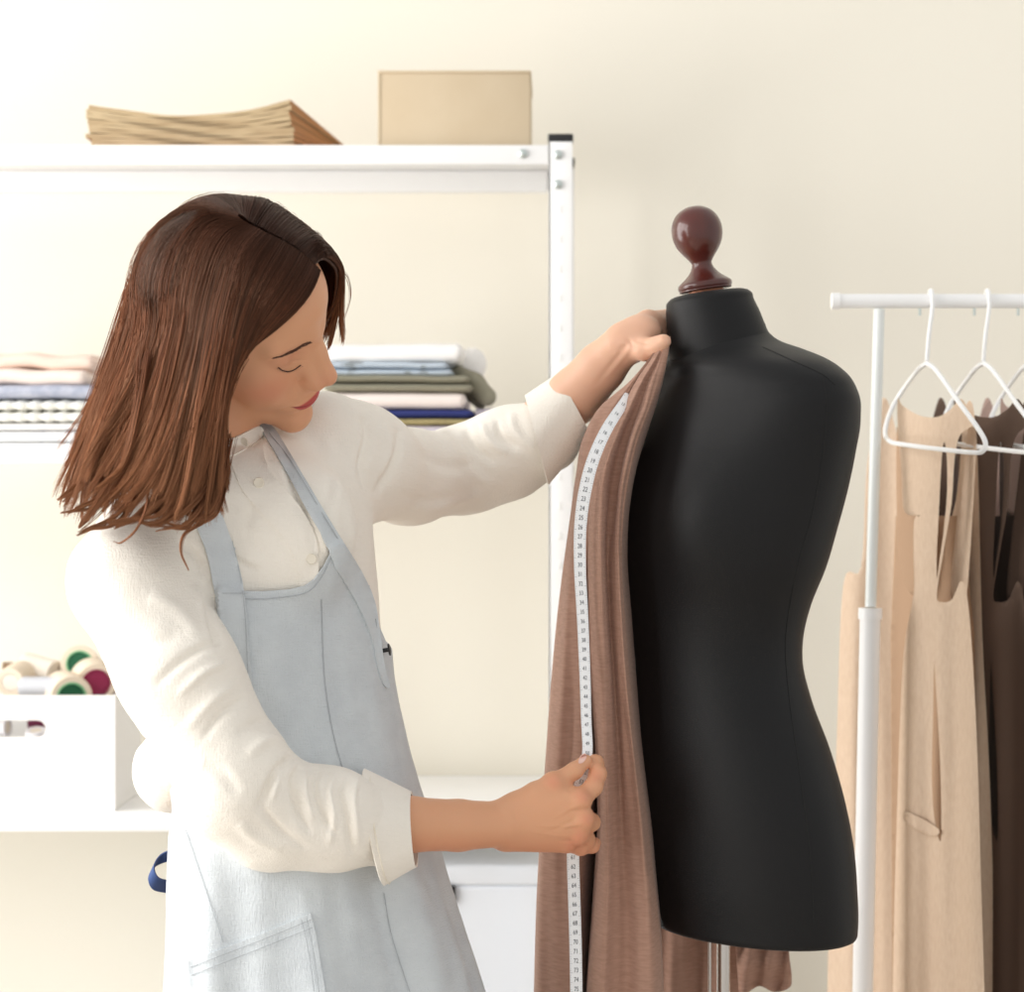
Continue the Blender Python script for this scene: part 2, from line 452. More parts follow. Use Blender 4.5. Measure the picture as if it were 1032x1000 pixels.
for k in range(NB):
    nu, nv = 40, 8; V = []; t = .0062
    xl = 88 + random.uniform(-2, 2) + (5 if k < 2 else 0); xr = 290 + 8*(1 - k/NB) + random.uniform(-2, 2)
    for side in (0, 1):
        for j in range(nv):
            v = j/(nv-1)
            for i in range(nu):
                u = i/(nu-1); px = xl + (xr - xl)*u
                Y = 3.085 + .17*v; sag = (k/NB)*(-.016*math.sin(PI*u) + .010*u**4 + .003*(1-u))
                comp = 1 - .80*v*u**2
                zz = zb + (k*t*1.0 + sag + (t*.93 if side else 0) + .0006*math.sin(px*.08 + k*2))*comp + (0.0)
                if k == 0 and side == 0: zz = zb
                V.append((X(px, 3.085) + v*.075*u**3 , Y, zz))
    n = nu*nv; G = grid_faces(nu, nv)
    F = [tuple(f[::-1]) for f in G] + [tuple(f + n) for f in G]
    for i in range(nu-1): F += [(i, i+1, i+1+n, i+n), ((nv-1)*nu+i+1, (nv-1)*nu+i, (nv-1)*nu+i+n, (nv-1)*nu+i+1+n)]
    e0 = len(F)
    for j in range(nv-1): F += [((j+1)*nu, j*nu, j*nu+n, (j+1)*nu+n), (j*nu+nu-1, (j+1)*nu+nu-1, (j+1)*nu+nu-1+n, j*nu+nu-1+n)]
    me = mesh_np(V, F); o = link('paper_bag', me, [M['kraft'], M['kraftshade']], sharp=30)
    tag(o, 'folded kraft paper bag, %s of the stack on the top shelf' % ords[NB-1-k], 'paper bag', 'kraft paper bags stacked on the top shelf')
    for q in range(e0, len(me.polygons)):
        if me.polygons[q].normal.x > .3: me.polygons[q].material_index = 1
# ---------------------------------------------------------------- folded cloths
def folded(name, label, m, px0, px1, py0, py1, Yf=3.075, dep=.2, layers=3, wav=1.5, seed=0, tilt=0, group=None, bumps=0, taper=0):
    """a cloth folded into layers: py0 top, py1 bottom in the picture"""
    z1, z0 = Z(py0, Yf), Z(py1, Yf); x0, x1 = X(px0, Yf), X(px1, Yf); mb = MB(); rng = random.Random(seed)
    hz = (z1 - z0)/layers; ph = rng.uniform(0, 6)
    nseg, nu = 16, 56
    for L in range(layers):
        V = []; fr = rng.uniform(-.003, .003); er = rng.uniform(-.006, .004)
        for i in range(nu):
            u = i/(nu-1); x = x0 + (x1 + er - x0)*u
            endr = min(1, math.sqrt(max(0, 1 - max(0, (u - .95)/.05)**2))*1.0 + .02); endl = min(1, math.sqrt(max(0, 1 - max(0, (.05 - u)/.05)**2)) + .02)
            e = min(endr, endl)
            dz = wav*.001*(math.sin(u*9 + ph + L*.5) + .6*math.sin(u*23 + 2*ph))*(L+1)/layers + tilt*.001*(u-.5)*(L+1)/layers
            if bumps: e *= .62 + .42*abs(math.sin(u*PI*bumps))**.7
            tp = 1 - taper*u
            for k in range(nseg):
                a = 2*PI*k/nseg; ca, sa = math.cos(a), math.sin(a)
                q = abs(ca)**.35*math.copysign(1, ca); s_ = abs(sa)**.7*math.copysign(1, sa)
                V.append((x, Yf + dep/2 + fr + (dep/2 - .002*L)*q*(.9 + .1*e), z0 + (L+.5)*hz*tp + s_*hz*.53*e*tp + dz*(.35 if z0 else 1)))
        F = [(i*nseg+k, (i+1)*nseg+k, (i+1)*nseg+(k+1) % nseg, i*nseg+(k+1) % nseg) for i in range(nu-1) for k in range(nseg)]
        F += [tuple(range(nseg)), tuple((nu-1)*nseg+k for k in range(nseg))[::-1]]
        mb.add(V, F)
    o = mb.build(name, m, sharp=60); return tag(o, label, 'folded cloth', group)
gl, gr = 'folded cloths stacked on the left of the middle shelf', 'folded cloths stacked on the right of the middle shelf'
FC = 'folded_cloth'
folded(FC, 'white cloth with blue and green print, lowest of the left stack', M['floral'], -90, 96, 434, 447, layers=1, group=gl, seed=1, wav=.6)
folded(FC, 'plain off-white cloth just above the printed one in the left stack', M['offwhite'], -90, 97, 426, 434, layers=1, group=gl, seed=2, wav=.6)
folded(FC, 'white waffle-textured cloth in the middle of the left stack', M['waffle'], -90, 99, 402.5, 426, layers=2, bumps=13, group=gl, seed=3, wav=.4)
folded(FC, 'thin blue-grey cloth under the pink cloths of the left stack', M['bluegrey'], -90, 101, 387, 402, layers=1, group=gl, seed=4, wav=1.6, tilt=3)
folded(FC, 'pale peach cloth with a rolled fold, second from top of the left stack', M['peach'], -90, 86, 371, 388, layers=1, group=gl, seed=5, wav=3.4)
folded(FC, 'rumpled dusty pink cloth on top of the left stack', M['pink'], -90, 100, 356, 373, layers=1, group=gl, seed=9, wav=6, Yf=3.09)
folded(FC, 'lilac cloth at the bottom of the right stack', M['lilac'], 330, 514, 428, 447, layers=2, group=gr, seed=6, dep=.2, wav=.6)
folded('cloth_bundle', 'small lilac cloth end poking out right of the khaki cloth', M['lilac'], 478, 508, 411, 428.5, layers=1, seed=61, dep=.16, wav=1, Yf=3.10)
folded(FC, 'khaki mottled cloth under the indigo one in the right stack', M['khaki'], 335, 487, 421.5, 429, layers=1, group=gr, seed=7, wav=.5)
folded(FC, 'dark indigo blue cloth in the right stack', M['indigo'], 335, 481, 412, 422, layers=1, group=gr, seed=8, wav=.5)
folded(FC, 'thick pinkish-white cloth above the indigo one', M['rose'], 330, 470, 394.5, 412.5, layers=1, group=gr, seed=10, wav=.6, tilt=-2)
folded(FC, 'olive-grey cloth in the middle of the right stack', M['olive'], 325, 474, 377, 395, layers=2, group=gr, seed=11, wav=1, tilt=-5)
folded(FC, 'pale blue cloth with grey print under the top white one', M['printblue'], 325, 456, 364, 379, layers=2, group=gr, seed=12, wav=1.2, Yf=3.08, tilt=-4)
folded(FC, 'crisp white cloth on top of the right stack', M['offwhite'], 325, 466, 345.5, 366, layers=1, group=gr, seed=13, wav=1, Yf=3.085, tilt=4)
# olive end that slumps down on the right of the stack
V, F = nets(lambda p: smin(chain(p, [P(462, 376, 3.14), P(478, 386, 3.13), P(491, 400, 3.12)], [.011, .013, .013], .01), cone(p, P(470, 392, 3.15), P(484, 407, 3.14), .012, .008), .01), [X(445, 3.1), 3.05, Z(424, 3.1)], [X(515, 3.1), 3.25, Z(360, 3.1)], .0025)
o = tag(link('cloth_bundle', mesh_np(V, F), M['olive']), 'olive-grey rolled cloth slumping off the right end of the stack', 'rolled cloth')
V, F = nets(lambda p: smin(ell(p, P(476, 366, 3.22), (.02, .03, .022)), ell(p, P(468, 376, 3.22), (.02, .03, .02)), .02), [X(440, 3.2), 3.1, Z(410, 3.2)], [X(515, 3.2), 3.35, Z(335, 3.2)], .003)
tag(link('cloth_bundle', mesh_np(V, F), M['offwhite']), 'sheer white cloth bundle behind the right end of the stack', 'cloth')
# ---------------------------------------------------------------- white box of thread on the low shelf
Yb = 3.06; zl = zs[2]
bx = thing('storage_box', 'white open box with a cut-out handle full of thread spools', 'storage box', (X(0, Yb), Yb + .1, zl))
x1 = X(116, Yb); x0 = X(-140, Yb); zt = Z(701, Yb); t = .004; D = .19
oz1, oz0 = Z(726, Yb), Z(743, Yb); ox1, ox0 = X(46, Yb), X(-60, Yb); R_ = (oz1-oz0)/2
out = [(x0, zl + .0005), (x1, zl + .0005), (x1, zt), (x0, zt)]
hole = [(ox1 - R_ + R_*math.cos(a), oz0 + R_ + R_*math.sin(a)) for a in np.linspace(-PI/2, PI/2, 9)] + [(ox0 + R_ + R_*math.cos(a), oz0 + R_ + R_*math.sin(a)) for a in np.linspace(PI/2, 3*PI/2, 9)]
v2, f2 = cdt(out, .02, [hole])
V, F = solid(np.stack([v2[:, 0], np.full(len(v2), Yb), v2[:, 1]], 1), f2, t, (0, -1, 0))
b = MB(); b.add(V, F); b.build('front_panel', M['whitebox'], bx, sharp=30)
b = MB(); b.box(x1 - t, x1, Yb + t, Yb + D, zl + .0005, zt); b.box(x0, x0 + t, Yb + t, Yb + D, zl + .0005, zt); b.box(x0 + t, x1 - t, Yb + D - t, Yb + D, zl + .0005, zt); b.box(x0 + t, x1 - t, Yb + t, Yb + D - t, zl + .0005, zl + .004)
b.build('body', M['whitebox'], bx, sharp=30)
def spool(label, c, dirn, r0, r1, ln, mbody, mcore=None, mrim=None, group='thread spools in the white box'):
    """cone spool: axis starts at c (the end we see) and runs along dirn"""
    q = Vector(dirn).normalized().to_track_quat('Z', 'Y').to_matrix().to_4x4(); Mx = Matrix.Translation(c) @ q
    t = thing('thread_spool', label, 'spool', c, group)
    b = MB(); ri = r0*.62
    b.lathe([(ri, .012), (ri, 0), (r0*.96, 0), (r0, .002), (r0*1.0, .004)] + [(r0 + (r1-r0)*k/8 + .0004*(k % 2), .006 + (ln-.008)*k/8) for k in range(9)] + [(r1*.9, ln), (r1*.3, ln)], 28, Mx)
    b.build('thread_winding', mbody, t)
    b = MB(); b.lathe([(ri*.98, .0005), (ri*.9, .0005), (ri*.88, .02), (.0001, .02)], 24, Mx); b.build('core', mcore or M['creamthread'], t)
    if mrim:
        b = MB(); b.lathe([(ri*1.0, .001), (ri*1.0, -.0008), (ri*1.14, -.0008), (ri*1.14, .001)], 24, Mx); b.build('core_rim', mrim, t)
    return t
sp = [('spool with a dark green core standing highest in the box', (80, 669), 3.17, (-.15, 1, -.25), .0265, .03, .055, 'spool', 'green', 'greenrim'),
      ('pale spool with a magenta core at the right end of the box', (97, 689), 3.12, (-.35, 1, .05), .028, .03, .05, 'spool', 'magenta', 'magenta'),
      ('pale spool with a green core at the front rim of the box', (72, 703), 3.085, (-.5, 1, .08), .0295, .03, .05, 'spool', 'green', 'greenrim'),
      ('silver grey spool lying flat behind the box rim', (62, 692), 3.10, (-1, .25, -.03), .0135, .0135, .06, 'silver', None, None),
      ('cream cone of thread behind the silver spool', (56, 680), 3.17, (-1, .5, .1), .02, .024, .055, 'creamthread', None, None),
      ('white spool in the middle of the box', (30, 684), 3.19, (.2, 1, .1), .022, .022, .04, 'whitethread', None, None),
      ('pale beige spool at the left of the box', (10, 688), 3.12, (.1, 1, .1), .02, .022, .05, 'spool', 'creamthread', None),
      ('brown spool at the back left of the box', (2, 677), 3.20, (1, .3, -.1), .014, .016, .06, 'brownthread', None, None),
      ('plum spool half hidden behind the magenta-cored one', (112, 684), 3.20, (-.6, .4, -1.), .014, .016, .05, 'plum', None, None),
      ('white spool seen through the handle, right one', (36, 736), 3.085, (0, .3, -1), .014, .014, .03, 'whitethread', None, None),
      ('white spool seen through the handle, left one', (8, 733), 3.085, (-1, .2, 0), .014, .014, .05, 'whitethread', None, None),
      ('plum spool behind the handle slot', (28, 732), 3.13, (1, .2, .05), .012, .012, .05, 'plum', None, None)]
for lb, (px, py), Y, d, r0, r1, ln, mb_, mc, mr in sp:
    spool(lb, tuple(P(px, py, Y)), d, r0, r1, ln, M[mb_], M[mc] if mc else None, M[mr] if mr else None)
# ---------------------------------------------------------------- large lidded box lower down
Yc = 3.10; zt = Z(872, Yc)
bx = thing('storage_bin', 'large cool-white lidded bin with a black clip below the low shelf', 'storage bin', (X(420, Yc), Yc + .1, zs[3]))
b = MB(); b.box(X(230, Yc), X(546, Yc), Yc + .002, Yc + .19, zs[3], zt - .028, .008); b.build('body', M['cool'], bx)
b = MB(); b.box(X(226, Yc), X(549, Yc), Yc, Yc + .195, zt - .029, zt, .006); b.build('lid', M['cool'], bx)
b = MB(); b.box(X(436, Yc), X(459, Yc), Yc - .006, Yc + .003, Z(909, Yc), Z(893, Yc), .001); b.build('clip', M['black'], bx)
# ---------------------------------------------------------------- clothes rail
YR = 2.75
rail = thing('clothes_rail', 'white tubular clothes rail standing in front of the cream wall on the right', 'clothes rail', (X(1000, YR), YR, 0))
zr = Z(303.5, YR)
b = MB(); b.tube([(X(843, YR), YR, zr), (X(1500, YR), YR, zr)], .0088, 20); b.build('hanging_bar', M['white'], rail)
b = MB(); b.tube([(X(838, YR), YR, zr), (X(846, YR), YR, zr)], .0102, 20); b.build('end_cap', M['plastic'], rail)
YP = 2.71
b = MB(); b.tube([P(886, 312, YR), P(877.5, 612, YP)], .0068, 20); b.build('upper_pole', mat('pale enamel', (236, 240, 238), .25), rail)
b = MB(); p0, p1 = P(877, 622, YP), P(869.5, 1000, YP); p1 = p0 + (p1 - p0)*((p0[2] - .05)/(p0[2]-p1[2])); b.tube([p0, p1], .0125, 24); b.build('lower_pole', M['white'], rail)
b = MB(); b.tube([P(877.2, 613, YP), P(877, 624, YP)], .0145, 24); b.build('collar', M['plastic'], rail)
b = MB(); b.box(p1[0]-.02, p1[0]+.02, YP - .25, YP + .25, .0, .05, .008); b.build('foot', M['white'], rail)
b = MB(); b.tube([P(1490, 312, YR), np.array([P(1490, 312, YR)[0], YR, .05])], .0125, 20); b.box(X(1490, YR)-.02, X(1490, YR)+.02, YR - .25, YR + .25, 0, .05, .008); b.build('rear_upright', M['white'], rail)
def pegs():
    for px in (927, 982, 1026):
        b = MB(); b.tube([P(px, 311, YR), P(px, 318, YR)], .0018, 8); b.build('peg', M['bolt'], rail)
pegs()
def hanger(dx, label):
    t = thing('clothes_hanger', label, 'hanger', P(938 + dx, 296, YR), 'white hangers on the clothes rail')
    c = P(938 + dx, 303, YR); r = .0125
    hk = [c + np.array([0.3*r*math.cos(a), r*math.cos(a), r*math.sin(a)]) for a in np.linspace(-.5, PI, 12)]
    hk = [c + np.array([.0, -r*1.0, -.01])] + [c + np.array([0, -r*math.cos(a), r*math.sin(a)]) for a in np.linspace(0, PI*.95, 10)]
    b = MB(); pts = catmull(np.array([P(934 + dx, 366, YR - .012), P(936 + dx, 340, YR - .014)] + hk), 40); b.tube(pts, .0026, 10); b.build('hook', M['plastic'], t)
    pr = [P(934 + dx, 366, 2.735), P(944 + dx, 374, 2.71), P(966 + dx, 405, 2.62), P(985 + dx, 431, 2.57), P(993 + dx, 446, 2.55), P(990 + dx, 455, 2.55), P(978 + dx, 456, 2.565), P(940 + dx, 452, 2.63), P(910 + dx, 448, 2.68), P(897 + dx, 445, 2.72), P(892 + dx, 436, 2.77), P(897 + dx, 416, 2.80), P(908 + dx, 396, 2.81), P(925 + dx, 373, 2.755), P(934 + dx, 366, 2.735)]
    b = MB(); b.tube(catmull(pr, 90), .0029, 10, cap=False); b.build('frame', M['plastic'], t)
hanger(0, 'white plastic hanger nearest the pole, carrying the beige dress')
hanger(57, 'white plastic hanger carrying the taupe dress, second from the pole')
hanger(104, 'white plastic hanger at the right edge, carrying the mauve garment')
def panel(name, outline, holes, m, parent, Yf, step=4.5, th=.0025, n=5, sm=True):
    o2 = smooth_poly(outline, n) if sm else outline
    v, f = cdt(o2, step, [smooth_poly(h, 4) for h in holes])
    V = np.array([P(a, c, Yf(a, c)) for a, c in v])
    V, F = solid(V, f, th, (0, -1, 0), True); b = MB(); b.add(V, F); return b.build(name, m, parent, sharp=85)
def dress(dx, label, m, mi, full=True):
    t = thing('dress', label, 'dress', P(940 + dx, 400, 2.7), 'sleeveless dresses on the clothes rail')
    if not full: t['group'] = 'sleeveless dresses on the clothes rail'
    fy = lambda a, c: 2.69 - .0016*(a - 935 - dx) + .006*math.sin((a - dx)*.09 + c*.004) + (.0045*math.sin((a-dx)*.21)*min(1, max(0, (c-560)/200)))
    front = [(905, 402), (909, 408), (919, 415), (931, 420), (946, 420), (959, 412), (968, 402), (976, 412), (983, 428), (977, 431), (967, 440), (962, 463), (959, 507), (951, 555), (944, 600), (950, 607), (960, 604), (969, 586), (975, 604), (980, 660), (985, 760), (989, 900), (994, 1060), (997, 1200), (940, 1205), (899, 1200), (900, 1000), (905, 800), (911, 660), (921, 600), (921, 560), (922, 523), (931, 519), (912, 516), (909, 477), (905, 430)]
    slit = [(941.5, 669), (944, 700), (948, 772), (949, 840), (946, 845), (941, 820), (939, 780), (940, 730)]
    slit2 = [(950, 451), (954, 454), (955, 492), (952, 530), (948, 560), (944.5, 583), (944, 560), (946, 520)]
    panel('front_panel', [(a + dx, c) for a, c in front], [[(a + dx, c) for a, c in slit], [(a + dx, c) for a, c in slit2]], m, t, fy)
    ry = lambda a, c: fy(a, c) + .10 + .02*math.sin((a-dx)*.05)
    back = [(886, 412), (893, 402), (902, 430), (925, 520), (960, 520), (973, 412), (984, 436), (990, 640), (998, 800), (1005, 1060), (1006, 1200), (835, 1200), (834, 1000), (843, 760), (850, 590), (868, 572), (874, 470)]
    if dx: back = [(886, 412), (893, 402), (902, 430), (925, 520), (960, 520), (973, 412), (984, 436), (990, 640), (998, 800), (1005, 1060), (1006, 1200), (880, 1200), (884, 1000), (880, 760), (878, 590), (876, 520), (874, 470)]
    bk = [(a + dx, c) for a, c in back]
    panel('back_panel', bk, [], m, t, ry)
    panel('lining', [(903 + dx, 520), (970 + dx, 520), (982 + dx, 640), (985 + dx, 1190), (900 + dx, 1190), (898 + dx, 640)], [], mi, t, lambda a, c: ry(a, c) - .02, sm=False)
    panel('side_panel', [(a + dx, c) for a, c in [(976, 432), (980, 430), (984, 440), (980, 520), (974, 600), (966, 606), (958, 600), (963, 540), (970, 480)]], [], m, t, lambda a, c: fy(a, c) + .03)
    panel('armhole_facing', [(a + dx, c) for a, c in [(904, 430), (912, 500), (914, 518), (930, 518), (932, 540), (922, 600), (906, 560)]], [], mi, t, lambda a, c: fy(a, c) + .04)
    if dx == 0: panel('pocket_welt', [(a + dx, c) for a, c in [(913, 818), (944, 834), (944, 842), (930, 840), (912, 828)]], [], m, t, lambda a, c: fy(a, c) - .006, th=.002, step=4)
    return t
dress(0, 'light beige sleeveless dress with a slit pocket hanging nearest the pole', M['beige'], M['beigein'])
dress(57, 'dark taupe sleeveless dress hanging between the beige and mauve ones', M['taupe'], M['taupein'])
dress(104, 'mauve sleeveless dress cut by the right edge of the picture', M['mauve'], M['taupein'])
# ---------------------------------------------------------------- dress form
YM = 2.44
form = thing('dress_form', 'black dress form with a varnished wooden knob on its neck', 'dress form', (X(735, YM), YM, 0))
PH = math.radians(58); FM = np.array([-math.sin(PH), -math.cos(PH), 0]); LM = np.array([math.cos(PH), -math.sin(PH), 0])
BT = np.array([  # y, xl, xr, ratio, tilt
    (334, 677, 770, .95, -.19), (346, 676, 776, .95, -.18), (354, 672, 786, .85, -.16), (363, 662, 806, .70, -.13), (372, 654, 826, .58, -.09), (384, 648, 844, .54, -.05), (400, 644, 855, .55, -.02),
    (425, 640, 858.5, .60, 0), (455, 637, 855, .64, 0), (490, 634, 849, .68, 0), (530, 630, 839, .70, 0), (570, 628, 828, .72, 0), (610, 630, 813, .74, 0), (640, 632, 806.5, .75, 0), (665, 634, 806, .75, 0), (700, 636, 814, .74, 0),
    (750, 638, 832, .72, 0), (800, 641, 846, .70, 0), (850, 646, 855, .69, 0), (890, 650, 858, .69, 0), (920, 655, 859, .69, .01), (928, 656, 858.5, .69, .02)])
def bust_rows(tab, ys, seg=96, off=0.0, Yc=YM, n_=2.25):
    xl, xr, ra, ti = itab(tab, ys); V = []
    for y, a0, a1, q, t in zip(ys, xl, xr, ra, ti):
        xc = (a0 + a1)/2; hw = (a1 - a0)/2/FPX*Yc; c = P(xc, y, Yc)
        A = hw/math.sqrt(math.cos(PH)**2 + (q*math.sin(PH))**2) + off; B = A*q
        for k in range(seg):
            th = 2*PI*k/seg; ca, sa = math.cos(th), math.sin(th)
            p = c + LM*A*ca + FM*B*sa
            p[2] -= t*(p[0] - c[0])*-1 * -1 if False else 0
            p[2] += -t*(p[0] - c[0])
            V.append(p)
    return np.array(V)
ys = np.concatenate([np.linspace(334, 410, 34), np.linspace(412, 928, 110)]); SG = 96
V = bust_rows(BT, ys)
# breasts, belly and seat
ctr = lambda y: P(float(itab(BT, [y])[0][0] + itab(BT, [y])[1][0])/2, y, YM)
for s in (1, -1):
    a = ctr(515) + FM*.085 + LM*.068*s
    d = np.linalg.norm((V - a)*np.array([1, 1, .85]), axis=1); V += FM*(.026*np.exp(-(d/.062)**2))[:, None]
a = ctr(820) + FM*.09; d = np.linalg.norm((V - a)*np.array([1, 1, .6]), axis=1); V += FM*(.008*np.exp(-(d/.09)**2))[:, None]
nr = len(ys)
# rounded lower rim
bot = V[-SG:]; cb = bot.mean(0); ext = []
for f, dz in ((.997, .003), (.985, .0055), (.96, .007), (.9, .0075), (.5, .0075), (.08, .0075)):
    e = cb + (bot - cb)*f; e[:, 2] -= dz; ext.append(e)
V = np.vstack([V] + ext); nr += len(ext)
F = [tuple(f[::-1]) for f in grid_faces(SG, nr, True)] + [tuple(range(SG)), tuple((nr-1)*SG + k for k in range(SG))[::-1]]
me = mesh_np(V, F); bust = link('bust', me, M['form'], form)
bvh_bust = BVHTree.FromPolygons([tuple(v) for v in V], F)
CT = np.array([(297, 677, 752, .98, -.13), (300, 673.5, 756, .98, -.13), (306, 672.5, 758, .97, -.13), (320, 673, 764, .96, -.15), (342, 673.5, 772, .95, -.18), (356, 674, 779, .95, -.18)])
yc_ = np.linspace(297, 356, 30); V = bust_rows(CT, yc_, off=.0012); n0 = len(yc_)
top = V[:SG]; c0 = top.mean(0); ex = []
for f, dz in ((.1, .001), (.6, .0012), (.9, .001)): e = c0 + (top - c0)*f; e[:, 2] += dz*1.5; ex.append(e)
V = np.vstack(ex + [V]); nr = len(ex) + n0
F = [tuple(f[::-1]) for f in grid_faces(SG, nr, True)] + [tuple(range(SG))]
link('neck_collar', mesh_np(V, F), M['form'], form)
e = V[-SG:]; b = MB(); b.tube(np.vstack([e, e[:1]]), .0011, 6); b.build('collar_seam', M['thread'], form)
def on_surface(bvh, pts, off, n=None):
    out = []
    q = catmull(pts, n) if n else np.array(pts, float)
    for a, c in q:
        d = Vector(P(a, c, 1.0) - np.array([0, 0, ZC])).normalized(); h = bvh.ray_cast(Vector((0, 0, ZC)) + d*1.2, d)
        out.append(None if h[0] is None else np.array(h[0] - d*off))
    good = [o for o in out if o is not None]
    return np.array(good)
for pts in ([(769, 350), (800, 364), (828, 377), (842, 388)], [(829, 378), (833, 410), (829, 460), (818, 520), (804, 570), (792, 640), (795, 700), (806, 780), (816, 860), (820, 930)]):
    q = on_surface(bvh_bust, pts, -.0002, 70); b = MB(); b.tube(q, .0007, 6); b.build('seam', M['thread'], form)
# wooden knob
Mk = Matrix.Translation(P(711, 291, YM)) @ Matrix.Rotation(math.radians(-8.5), 4, 'Y')
u = 1/FPX*YM
prof = [(0, -2), (24, -2), (26.5, 0), (27.5, 3), (26.5, 6), (22, 9.5), (16.5, 14), (12.5, 19), (10.6, 23), (10.2, 26), (11.5, 28.5), (14, 32), (18, 37), (22.5, 44), (25, 51), (25.8, 58), (25, 65), (22.5, 71.5), (18, 77.5), (12, 81.5), (6, 83.6), (0, 84)]
pr = catmull(prof, 90); pr[:, 0] = np.maximum(pr[:, 0], 0); b = MB(); b.lathe([(r*u, z*u) for r, z in pr], 56, Mk); b.build('neck_knob', M['wood'], form, sharp=None)
b = MB(); b.lathe([(18*u, -6*u), (18*u, -1*u)], 40, Mk); b.build('knob_socket', mat('copper brown ring', (170, 110, 80), .35, .4), form)
# stand
xp = X(729, YM); zb = Z(928, YM) - .007
b = MB(); b.tube([(xp, YM, zb + .01), (xp, YM, .12)], .0072, 28); b.build('pole', M['steel'], form)
b = MB(); b.tube([(xp - .0145, YM, zb + .01), (xp - .0145, YM, .4)], .0018, 12); b.build('height_rod', M['steel'], form)
b = MB(); b.lathe([(0, 0), (.05, 0), (.05, .015), (.02, .03), (.018, .16), (.0, .16)], 32, Matrix.Translation((xp, YM, .04))); b.build('hub', M['black'], form)
for k in range(3):
    a = 2*PI*k/3 + .5; b = MB(); b.tube(catmull([(xp, YM, .09), (xp + .12*math.cos(a), YM + .12*math.sin(a), .075), (xp + .24*math.cos(a), YM + .24*math.sin(a), .013)], 14), .012, 14); b.build('foot', M['black'], form)
# ---------------------------------------------------------------- brown cloth
cl = thing('draped_cloth', 'long brown jersey cloth held up against the dress form', 'cloth', (X(605, 2.38), 2.38, .3))
CR = {340: [669, 668, 669, 670, 671, 670, 671, 672, 673, 675, 676], 360: [655, 655, 656, 657, 658, 657, 661, 664, 667, 672, 673],
      385: [634, 634, 637, 640, 642, 640, 646, 652, 659, 666, 668], 410: [605, 606, 618, 628, 631, 627, 634, 643, 652, 657, 661],
      440: [588, 590, 603, 612, 615, 611, 620, 630, 640, 646, 651], 480: [580, 582, 592, 600, 602, 597, 607, 620, 630, 636, 641],
      520: [574, 576, 586, 595, 596, 593, 604, 616, 625, 630, 636], 560: [568, 570, 582, 592, 594, 592, 604, 614, 624, 628, 635],
      620: [561, 563, 576, 592, 595, 593, 606, 616, 626, 631, 638], 690: [555, 557, 573, 594, 598, 595, 610, 620, 630, 636, 643],
      760: [550, 552, 570, 596, 602, 600, 612, 624, 636, 643, 649], 830: [545, 547, 566, 591, 604, 602, 613, 626, 642, 652, 658],
      900: [541, 543, 562, 586, 600, 598, 612, 628, 646, 659, 663], 1000: [538, 540, 560, 585, 596, 591, 606, 626, 648, 666, 669],
      1300: [532, 534, 556, 582, 592, 588, 604, 626, 650, 672, 676]}
YB_ = np.array([2.47, 2.415, 2.385, 2.385, 2.46, 2.385, 2.345, 2.365, 2.345, 2.365, 2.42])
yk = np.array(sorted(CR)); tabx = np.array([[y] + CR[y] for y in yk])
rows = np.linspace(339, 1240, 300); cols = itab(tabx, rows); cols = np.array(cols)   # 11 x rows
nc = 110; V = []
for j, y in enumerate(rows):
    amp = min(1, max(0.06, (y - 345)/120)); yy = 2.385 + (YB_ - 2.385)*amp
    # centripetal-like smoothing of folds
    q = catmull(np.stack([cols[:, j], yy*100], 1), nc)
    for i in range(nc):
        u = i/(nc-1)
        Yq = q[i, 1]/100 + .0022*math.sin(u*44 + y*.006)*amp + .0016*math.sin(u*77 - y*.011)*amp + .004*math.sin(y*.013 + u*6)*amp
        V.append(P(q[i, 0], y, Yq))
G = grid_faces(nc, len(rows)); V = np.array(V)
N = normals(V, G); 
if N[:, 1].mean() > 0: G = G[:, ::-1]; N = -N
V = creases(V, N, [([(628, 540), (640, 640), (646, 760)], 5, -2), ([(606, 430), (598, 480)], 5, -2), ([(645, 870), (630, 850), (618, 862)], 3, -1.5), ([(655, 880), (662, 930), (664, 990)], 6, 3),
                   ([(660, 900), (640, 915), (622, 905)], 3, -1.2), ([(575, 470), (566, 600), (560, 720)], 5, -3), ([(580, 640), (574, 740), (566, 800)], 6, -3), ([(648, 395), (625, 470), (612, 560)], 4, -2.5), ([(660, 375), (640, 430), (622, 500)], 3, 2)])
V, F = solid(V, [tuple(f) for f in G], .0016, (0, -1, 0))
bm_ = MB(); bm_.add(V, F); clo = bm_.build('front_fall', M['brown'], cl, sharp=80)
def fallY(a, c): return 2.60 + .007*math.sin(a*.14 + c*.01) + .002*math.sin(a*.37)
panel('rear_fall', [(650, 870), (700, 868), (752, 870), (754, 1000), (760, 1240), (655, 1240), (645, 1000)], [], M['brown'], cl, fallY, sm=False)
panel('sheer_ruffle', [(745, 880), (800, 880), (795, 950), (798, 985), (795, 996), (780, 1000), (765, 994), (750, 1002), (744, 990)], [], M['brown'], cl, lambda a, c: 2.57 + .005*math.sin(a*.3 + c*.05) + .004*math.sin(c*.16), sm=True)
